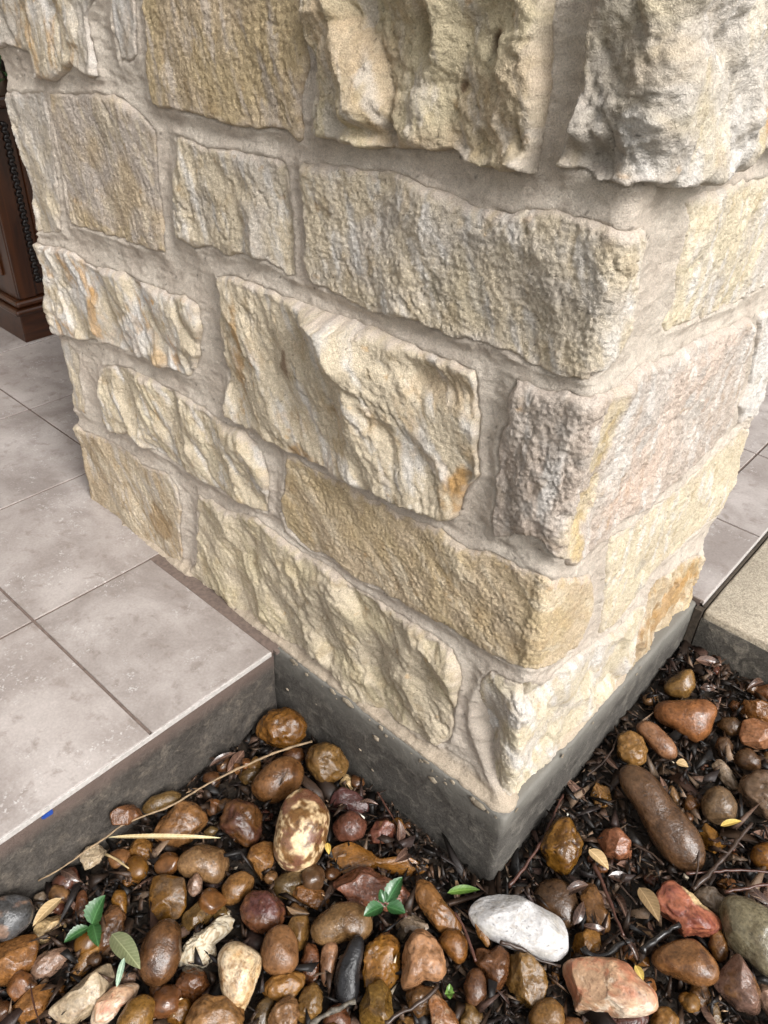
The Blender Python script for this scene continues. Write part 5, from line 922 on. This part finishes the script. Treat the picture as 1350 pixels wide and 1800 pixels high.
for i, (col, style, label, cpos, rr_, ww_, cz, outline, kw) in enumerate(ROCKS):
    ext = np.hypot(*np.array(outline).T).max()
    me = rock_mesh('river_rock', outline, cz, style, col, kw.get('pat'), kw.get('c2'), 1000 + i * 37, 6 if ext > 62 else 5 if ext > 20 else 4)
    o = link('river_rock', me)
    rv, wv_ = Vector(rr_), Vector(ww_); uv_ = wv_.cross(rv)
    o.matrix_world = Matrix(((rv.x, uv_.x, wv_.x, cpos[0]), (rv.y, uv_.y, wv_.y, cpos[1]), (rv.z, uv_.z, wv_.z, cpos[2]), (0, 0, 0, 1)))
    tag(o, label, 'rock', 'wet river rocks in the mulch bed')
    Vn = np.empty(len(me.vertices) * 3); me.vertices.foreach_get('co', Vn); Vn = Vn.reshape(-1, 3)
    Mw = np.array(o.matrix_world); splat(Vn @ Mw[:3, :3].T + Mw[:3, 3])

# which rock a small thing lies next to, as one sees it in the picture
def to_img(p):
    d = Vector(p) - Vector(CAM_POS); z = d.dot(_f); return d.dot(_r) / z, -d.dot(_u) / z
ROCK_AT = [(to_img(c_[3]), c_[2]) for c_ in ROCKS]
used_labels = {}
def beside(p, what, spare):
    x, y = to_img(p); best = sorted(ROCK_AT, key=lambda q: (q[0][0] - x) ** 2 + (q[0][1] - y) ** 2)[:9]
    for q, lab in best:
        dx, dy = x - q[0], y - q[1]
        wd = ('right of' if dx > 0 else 'left of') if abs(dx) > abs(dy) else ('below' if dy > 0 else 'above')
        t = '%s %s the %s' % (what, wd, lab)
        if len(t.split()) <= 16 and t not in used_labels:
            used_labels[t] = 1; return t
    return spare

# small pebbles wedged in the gaps
peb = []
for i in range(14):
    th = np.linspace(0, 2 * np.pi, 9)[:-1]; r_ = 9 * rng.uniform(.75, 1.15, 8)
    ol = np.stack([np.cos(th) * r_ * rng.uniform(.9, 1.35), np.sin(th) * r_], -1)
    peb.append(rock_mesh('pebble', ol.tolist(), 6.5, ['r', 'l', 'f'][i % 3], ['amber', 'brown', 'brownt', 'clay', 'gold', 'orange', 'dkbrown', 'maroon', 'olive', 'amber', 'tan', 'redd', 'brown', 'black'][i], None, None, 5000 + i, 3))
cnt = 0
for _ in range(9000):
    if cnt >= 230: break
    x = rng.uniform(-.45, .42); y = rng.uniform(-.66, .58)
    if not free_bed(x, y, .014): continue
    dense = (x + y * .2 < .12 and y < -.12)
    if not dense and rng.random() > .4: continue
    sc_ = rng.uniform(.8, 2.5) if dense else rng.uniform(.5, 1.5)
    g = float(zg(np.float64(x), np.float64(y))); hm_ = max(hat(x + a_, y + b_) for a_ in (-.008, 0, .008) for b_ in (-.008, 0, .008))
    if hm_ > g + .026: continue
    pk = int(rng.integers(len(peb))); o = link('pebble', peb[pk]); o.location = (x, y, g + .004 * sc_ + (hm_ - g) * .5)
    o.rotation_euler = rng.uniform(-.5, .5), rng.uniform(-.5, .5), rng.uniform(0, 6.28); o.scale = (sc_, sc_, sc_)
    tag(o, beside(o.location, 'tiny ' + ['amber', 'brown', 'brown', 'tan', 'golden', 'orange', 'dark brown', 'maroon', 'olive', 'amber', 'tan', 'reddish', 'brown', 'black'][pk] + ' pebble', 'tiny wet pebble wedged low in a gap between the larger river rocks'), 'pebble', 'tiny pebbles between the river rocks')
    splat(np.array([[x + dx, y + dy, o.location.z + .005 * sc_] for dx in (-.005, 0, .005) for dy in (-.005, 0, .005)]))
    cnt += 1

# ------------------------------------------------------------------ leaves, twigs, seedlings
def leaf_strip(L, wd, nu=8, cup=.25, bend=.15, teeth=0, kind='oval', thick=.0005, rs=None):
    """leaf along +x from 0 to L, midrib folded, with a little thickness"""
    rs = rs or random
    V = []; F = []; m = 5
    tw = rs.uniform(-.5, .5)
    for i in range(nu + 1):
        t = i / nu
        wv_ = (math.sin(math.pi * min(1, t ** .85)) ** .75 if kind == 'oval' else math.sin(math.pi * t) ** .5 * (1 - .3 * t)) * wd / 2
        if teeth and 0 < i < nu: wv_ *= 1 + (.09 if i % 2 else -.05)
        zb = bend * L * math.sin(math.pi * t) * .5
        for j in range(m):
            u = (j - 2) / 2
            a = tw * (t - .5)
            y = u * wv_; z = zb + abs(u) ** 1.3 * wv_ * cup * 2
            V.append((t * L, y * math.cos(a) - z * math.sin(a) * .3, z + y * math.sin(a)))
    nV = len(V)
    for i in range(nu):
        for j in range(m - 1):
            q = i * m + j; F.append((q, q + 1, q + m + 1, q + m))
    V += [(x, y, z - thick) for x, y, z in V]
    F += [tuple(nV + k_ for k_ in f[::-1]) for f in F]
    return np.array(V), np.array(F)
dead = []; SHAPE = []
for i in range(10):
    V, F = leaf_strip(random.uniform(.028, .052), random.uniform(.010, .018), 7, random.uniform(-.5, .6), random.uniform(-.3, .5))
    V[:, 0] -= V[:, 0].mean()
    dead.append(np_mesh('dead_leaf', V, F, M_LEAF)); SHAPE.append(('narrow' if np.ptp(V[:, 1]) / np.ptp(V[:, 0]) < .36 else 'broad', np.ptp(V[:, 0])))
M_LEAF2 = mat_leaf('dead_leaf_tan', (.16, .09, .045), (.24, .15, .08), .4)
dead2 = []
for i in range(4):
    m2 = dead[i].copy(); m2.materials.clear(); m2.materials.append(M_LEAF2); dead2.append(m2)
cnt = 0
for _ in range(60000):
    if cnt >= 285: break
    x = rng.uniform(-.45, .45); y = rng.uniform(-.62, .58)
    if not free_bed(x, y, .012): continue
    right = x > .0 and y > -.12 or x > .14
    edge = (y > -.09 and x < .06) or x < -A + .07
    if not (right or edge) and rng.random() > .05: continue
    if edge and not right and rng.random() > .6: continue
    g = float(zg(np.float64(x), np.float64(y))); h0 = hat(x, y)
    if h0 > g + .022: continue
    if max(hat(x + .015 * math.cos(q), y + .015 * math.sin(q)) for q in (0, .8, 1.6, 2.4, 3.1, 3.9, 4.7, 5.5)) > g + .032 and rng.random() > .04: continue
    tanl = rng.random() < .13
    di = int(rng.integers(4) if tanl else rng.integers(len(dead)))
    o = link('dead_leaf', (dead2 if tanl else dead)[di])
    o.location = (x, y, h0 + rng.uniform(.002, .012)); o.rotation_euler = (rng.normal(0, .45), rng.normal(0, .35), rng.uniform(0, 6.28))
    s_ = rng.uniform(.65, 1.2); o.scale = (s_, s_, s_)
    adj = ('small ' if SHAPE[di][1] * s_ < .032 else 'large ' if SHAPE[di][1] * s_ > .044 else '') + SHAPE[di][0]
    if tanl: tag(o, beside(o.location, adj + ' tan leaf', 'dry tan leaf lying in the dark leaf litter of the bed'), 'dead leaf', 'dry tan leaves in the litter')
    else: tag(o, beside(o.location, adj + ' dark leaf', 'wet dark brown dead leaf lying in the mulch between the river rocks'), 'dead leaf', 'dark dead leaves in the litter')
    splat(np.array([[x + dx, y + dy, h0 + .005] for dx in (-.008, 0, .008) for dy in (-.008, 0, .008)])); cnt += 1

LC = dict(straw=((.50, .36, .18), (.62, .50, .30)), palegreen=((.14, .16, .075), (.20, .21, .11)), tanleaf=((.34, .23, .11), (.42, .30, .16)), limegreen=((.075, .15, .02), (.12, .21, .04)),
 yellow=((.42, .28, .05), (.50, .36, .10)), tanbrown=((.20, .13, .06), (.27, .18, .09)), mint=((.24, .36, .25), (.38, .48, .36)), darkgreen=((.016, .065, .016), (.03, .095, .028)), midgreen=((.022, .075, .02), (.04, .11, .03)))
LM = {k: mat_leaf('leaf_' + k, *v, .28) for k, v in LC.items()}
for m in LM.values():
    for n in m.node_tree.nodes:
        if n.name.startswith('leaf_value'): n.inputs[3].default_value = .8; n.inputs[4].default_value = 1.1
def lay_leaf(name, base, tip, wd, mat, parent=None, kind='oval', teeth=0, cup=.25, bend=.12):
    b, t = Vector(base), Vector(tip); L = (t - b).length
    V, F = leaf_strip(L, wd, 14 if teeth else 10, cup, bend, teeth, kind)
    o = link(name, np_mesh(name, V, F, mat), parent)
    x = (t - b).normalized(); z = Vector((0, 0, 1)); y = z.cross(x).normalized(); z = x.cross(y)
    o.matrix_world = Matrix(((x.x, y.x, z.x, b.x), (x.y, y.y, z.y, b.y), (x.z, y.z, z.z, b.z), (0, 0, 0, 1)))
    return o
def tube(name, pts, r0, r1, mat, parent=None, ns=7, knob=.28, seed=0):
    P = [Vector(p) for p in pts]; rs = random.Random(seed)
    # densify
    Q = []
    for i in range(len(P) - 1):
        n = max(2, int((P[i + 1] - P[i]).length / .007))
        for j in range(n):
            t = j / n
            p0 = P[max(i - 1, 0)]; p1 = P[i]; p2 = P[i + 1]; p3 = P[min(i + 2, len(P) - 1)]
            Q.append(.5 * ((2 * p1) + (p2 - p0) * t + (2 * p0 - 5 * p1 + 4 * p2 - p3) * t * t + (-p0 + 3 * p1 - 3 * p2 + p3) * t ** 3) + Vector([rs.uniform(-1, 1) * r0 * .35 for _ in range(3)]))
    Q.append(P[-1]); V = []; F = []
    for i, p in enumerate(Q):
        d = (Q[min(i + 1, len(Q) - 1)] - Q[max(i - 1, 0)]).normalized()
        a = d.orthogonal().normalized() if i == 0 else (a - d * a.dot(d)).normalized()
        b = d.cross(a); r = (r0 + (r1 - r0) * i / (len(Q) - 1)) * (1 + rs.uniform(-knob, knob))
        for k in range(ns):
            an = 2 * math.pi * k / ns; V.append(p + (a * math.cos(an) + b * math.sin(an)) * r)
    for i in range(len(Q) - 1):
        for k in range(ns):
            F.append((i * ns + k, i * ns + (k + 1) % ns, (i + 1) * ns + (k + 1) % ns, (i + 1) * ns + k))
    V += [Q[0], Q[-1]]; n = len(V)
    for k in range(ns):
        F.append((n - 2, (k + 1) % ns, k, k)); e = (len(Q) - 1) * ns; F.append((n - 1, e + k, e + (k + 1) % ns, e + k))
    me = bpy.data.meshes.new(name); me.from_pydata([v[:] for v in V], [], [f if f[2] != f[3] and f[1] != f[3] else (tuple(dict.fromkeys(f))) for f in F])
    me.materials.append(mat)
    for p_ in me.polygons: p_.use_smooth = True
    return link(name, me, parent)
TM = dict(twig=mat_simple('pale_twig', (.24, .165, .095), .55, .45, 90), darktwig=mat_simple('dark_twig', (.045, .028, .02), .35, .4, 120), redtwig=mat_simple('reddish_twig', (.075, .032, .022), .35, .4, 120),
 black=mat_simple('wet_black_stick', (.014, .012, .011), .25, .4, 120), straw=mat_simple('straw', (.42, .31, .16), .5, .3, 80), lichen=mat_simple('lichen_twig', (.10, .085, .065), .6, .9, 160))
for i, (label, pts, r0, r1, col) in enumerate(TWIGS):
    tag(tube('twig', pts, r0, r1, TM[col], seed=i), label, 'twig')
for (name, label, b, t, wd, col, kind) in LEAVES:
    tag(lay_leaf(name, b, t, wd, LM[col], None, kind, cup=.12 if kind == 'blade' else .22, bend=.04 if kind == 'blade' else .14), label, 'leaf')
for label, b, b2, Ls, col in SEEDLINGS:
    e = tag(empty('seedling', b), label, 'seedling')
    st = tube('stem', [b, tuple((np.array(b) * .5 + np.array(b2) * .5) + [.002, .001, 0]), b2], .0014, .001, LM[col]); st.parent = e; st.matrix_parent_inverse = Matrix.Translation(b).inverted()
    for lb, lt, lw in Ls:
        l_ = lay_leaf('leaf', lb, lt, lw, LM[col], None, 'oval', teeth=1 if lw > .012 else 0, cup=.3)
        mw = l_.matrix_world.copy(); l_.parent = e; l_.matrix_parent_inverse = Matrix.Translation(b).inverted(); l_.matrix_basis = mw

# crumbs of bark and pale grit: nobody could count them
def crumbs(name, n, size, cols, lift, label, seed, p_on_rock=0, flat=.22):
    r_ = np.random.default_rng(seed); V = []; F = []; C_ = []
    c0 = np.array([[1, 0, 0], [-.4, .8, 0], [-.6, -.7, .1], [.1, 0, 1], [.2, .1, -.9]]); f0 = np.array([[0, 1, 3], [1, 2, 3], [2, 0, 3], [1, 0, 4], [2, 1, 4], [0, 2, 4]])
    k = 0
    while k < n:
        x = r_.uniform(-.455, .75); y = r_.uniform(-.8, .595)
        if not free_bed(x, y, .003): continue
        g = float(zg(np.float64(x), np.float64(y))); h0 = hat(x, y)
        if h0 > g + .016 and r_.random() > p_on_rock:
            if r_.random() < .5: continue
            h0 = g
        s_ = size * r_.lognormal(0, .5); st = r_.uniform(1.3, 5)
        M = np.array(Euler((r_.normal(0, .5), r_.normal(0, .5), r_.uniform(0, 6.28))).to_matrix())
        P = (c0 * r_.uniform(.6, 1.3, c0.shape) * [s_ * st, s_, s_ * flat * 2]) @ M.T + [x, y, h0 + s_ * .3 + lift * r_.random()]
        F.append(f0 + 5 * k); V.append(P); C_.append(np.tile(np.array(cols[r_.integers(len(cols))]) * r_.uniform(.6, 1.4), (5, 1))); k += 1
    tag(link(name, np_mesh(name, np.concatenate(V), np.concatenate(F), M_DEBRIS, np.concatenate(C_), False)), label, None, None, 'stuff')
crumbs('bark_mulch', 15000, .0040, [(.02, .012, .008), (.010, .008, .007), (.032, .018, .011), (.045, .026, .016), (.014, .011, .010)], .008, 'dark wet shredded bark mulch between the rocks', 21)
crumbs('bark_shred', 4200, .0030, [(.06, .032, .018), (.026, .016, .011), (.09, .052, .03), (.17, .11, .07)], .010, 'thin brown shreds of bark and leaf scattered over the mulch', 22, .004, .15)
crumbs('leaf_fragment', 2600, .0058, [(.055, .03, .022), (.035, .02, .016), (.085, .05, .034), (.025, .018, .016), (.15, .10, .065)], .008, 'broken flakes of wet dead leaves over the mulch', 24, .001, .05)
crumbs('pale_grit', 420, .0017, [(.55, .46, .34), (.62, .58, .5), (.45, .30, .18)], .004, 'scattered pale crumbs of grit on the mulch', 23, .03, .6)

# ------------------------------------------------------------------ cabinet on the porch, with a plant
CX, CY = -1.797, .282
cab = tag(empty('wooden_cabinet', (CX - .25, CY + .25, 0)), 'dark polished wooden cabinet with carved moulding standing on the porch tiles', 'cabinet')
M_W1 = mat_wood('dark_wood', (.018, .0055, .002), (.055, .017, .005), .3); M_W2 = mat_wood('dark_wood_level', (.018, .0055, .002), (.055, .017, .005), .28, 1)
M_CARVE = mat_simple('carved_black_wood', (.010, .007, .006), .35, .4, 200)
def cpart(name, lo, hi, mat, bev=.003, parent=None):
    bm = box_bm((lo[0] + .25 , lo[1] - .25, lo[2]), (hi[0] + .25, hi[1] - .25, hi[2]), bev)
    return link(name, bm_mesh(name, bm, mat), parent or cab)
H_C = .575
cpart('plinth', (-.50, 0, 0), (0, .60, .078), M_W2, .002)
cpart('lower_moulding', (-.515, -.012, .0782), (.012, .615, .096), M_W2, .006)
cpart('upper_moulding', (-.505, -.003, .0963), (.004, .606, .116), M_W2, .007)
cpart('body', (-.49, .010, .1163), (-.010, .59, H_C), M_W1, .003)
cpart('top', (-.515, -.012, H_C + .0003), (.012, .615, H_C + .028), M_W2, .008)
cpart('front_stile', (-.0097, .012, .118), (-.003, .060, H_C - .003), M_W1, .0015)
cpart('side_panel', (-.43, .0035, .17), (-.06, .0097, .53), M_W1, .002)
def carved(p0, p1, parent):
    """carved rope moulding: overlapping beads on a strip"""
    bm = bmesh.new(); p0, p1 = Vector(p0), Vector(p1); n = int((p1 - p0).length / .009)
    for i in range(n + 1):
        p = p0.lerp(p1, i / n); M = Matrix.Translation(p) @ Euler((.5 if i % 2 else -.5, 0, 0)).to_matrix().to_4x4() @ Matrix.Diagonal((.005, .012, .0065, 1))
        bmesh.ops.create_icosphere(bm, subdivisions=1, radius=1, matrix=M)
    return link('carved_moulding', bm_mesh('carved_moulding', bm, M_CARVE, True), parent)
carved((.25 - .008, .074 - .25, .155), (.25 - .008, .074 - .25, .54), cab)
carved((.25 - .008, .086 - .25, .155), (.25 - .008, .50 - .25, .155), cab)
cpart('door_panel', (-.0096, .094, .175), (-.0045, .49, .54), M_W1, .002)
pot = tag(empty('potted_plant', (CX - .22, CY + .28, H_C + .0285)), 'leafy green plant in a dark pot on top of the cabinet', 'plant')
bm = bmesh.new(); bmesh.ops.create_cone(bm, cap_ends=True, segments=24, radius1=.075, radius2=.10, depth=.09, matrix=Matrix.Translation((0, 0, .0455)))
link('pot', bm_mesh('pot', bm, mat_simple('dark_glazed_pot', (.02, .017, .015), .3, .3, 40), True), pot)
rs = random.Random(4)
for i in range(90):
    a = rs.uniform(0, 6.28); rr = rs.uniform(.01, .17); zz = rs.uniform(.06, .24); cx_, cy_ = (0, 0) if i < 25 else (.20, -.18)
    if i >= 25: rr *= .75; zz = rs.uniform(.0, .16)
    V, F = leaf_strip(rs.uniform(.03, .05), rs.uniform(.022, .034), 6, .15, .3, rs=rs)
    o = link('leaf', np_mesh('leaf', V, F, LM['midgreen'] if i % 3 else LM['darkgreen']), pot)
    o.location = (cx_ + rr * math.cos(a), cy_ + rr * math.sin(a), zz); o.rotation_euler = (rs.uniform(-.4, .4), rs.uniform(-.2, .6), a)
for i in range(8):
    a = i * .8; tube('stem', [(0, 0, .08), (.05 * math.cos(a), .05 * math.sin(a), .15), (.13 * math.cos(a), .13 * math.sin(a), .21)] if i % 2 else [(0, 0, .08), (.10, -.09, .14), (.20 + .02 * i, -.20 + .015 * i, .02 * i)], .003, .0015, LM['darkgreen'], pot, seed=i)

# small blue scrap on the riser
bm = box_bm((-.007, -.0012, -.003), (.007, .0012, .003), .0008)
for v_ in bm.verts: v_.co += Vector((rs.uniform(-.0015, .0015), rs.uniform(-.0004, .0004), rs.uniform(-.002, .002)))
o = link('plastic_scrap', bm_mesh('plastic_scrap', bm, mat_simple('blue_plastic', (.02, .06, .28), .4, .2, 90)))
o.location = (-A - .002, -.412, -.020); o.rotation_euler = (0, 0, math.pi / 2)
tag(o, 'tiny blue scrap of plastic stuck on the porch riser', 'scrap')

# ------------------------------------------------------------------ house behind the porch and its roof (shade the porch; outside the picture)
house = tag(empty('house', (-3.4, 1, 0)), 'plain rendered house wall behind the porch', 'house')
mw_ = mat_simple('house_render', (.34, .28, .22), .9, .12, 30)
def hp(name, lo, hi, mat=mw_):
    bm = box_bm([lo[0] + 3.4, lo[1] - 1, lo[2]], [hi[0] + 3.4, hi[1] - 1, hi[2]]); return link(name, bm_mesh(name, bm, mat), house)
hp('wall', (-3.6, -1.9, -.34), (-3.4, 4.5, 2.4)); hp('wall', (-3.399, 3.6, -.008), (-.6, 3.8, 2.4))
hp('porch_roof', (-3.7, -.4, 2.401), (-.02, 4.6, 2.55))
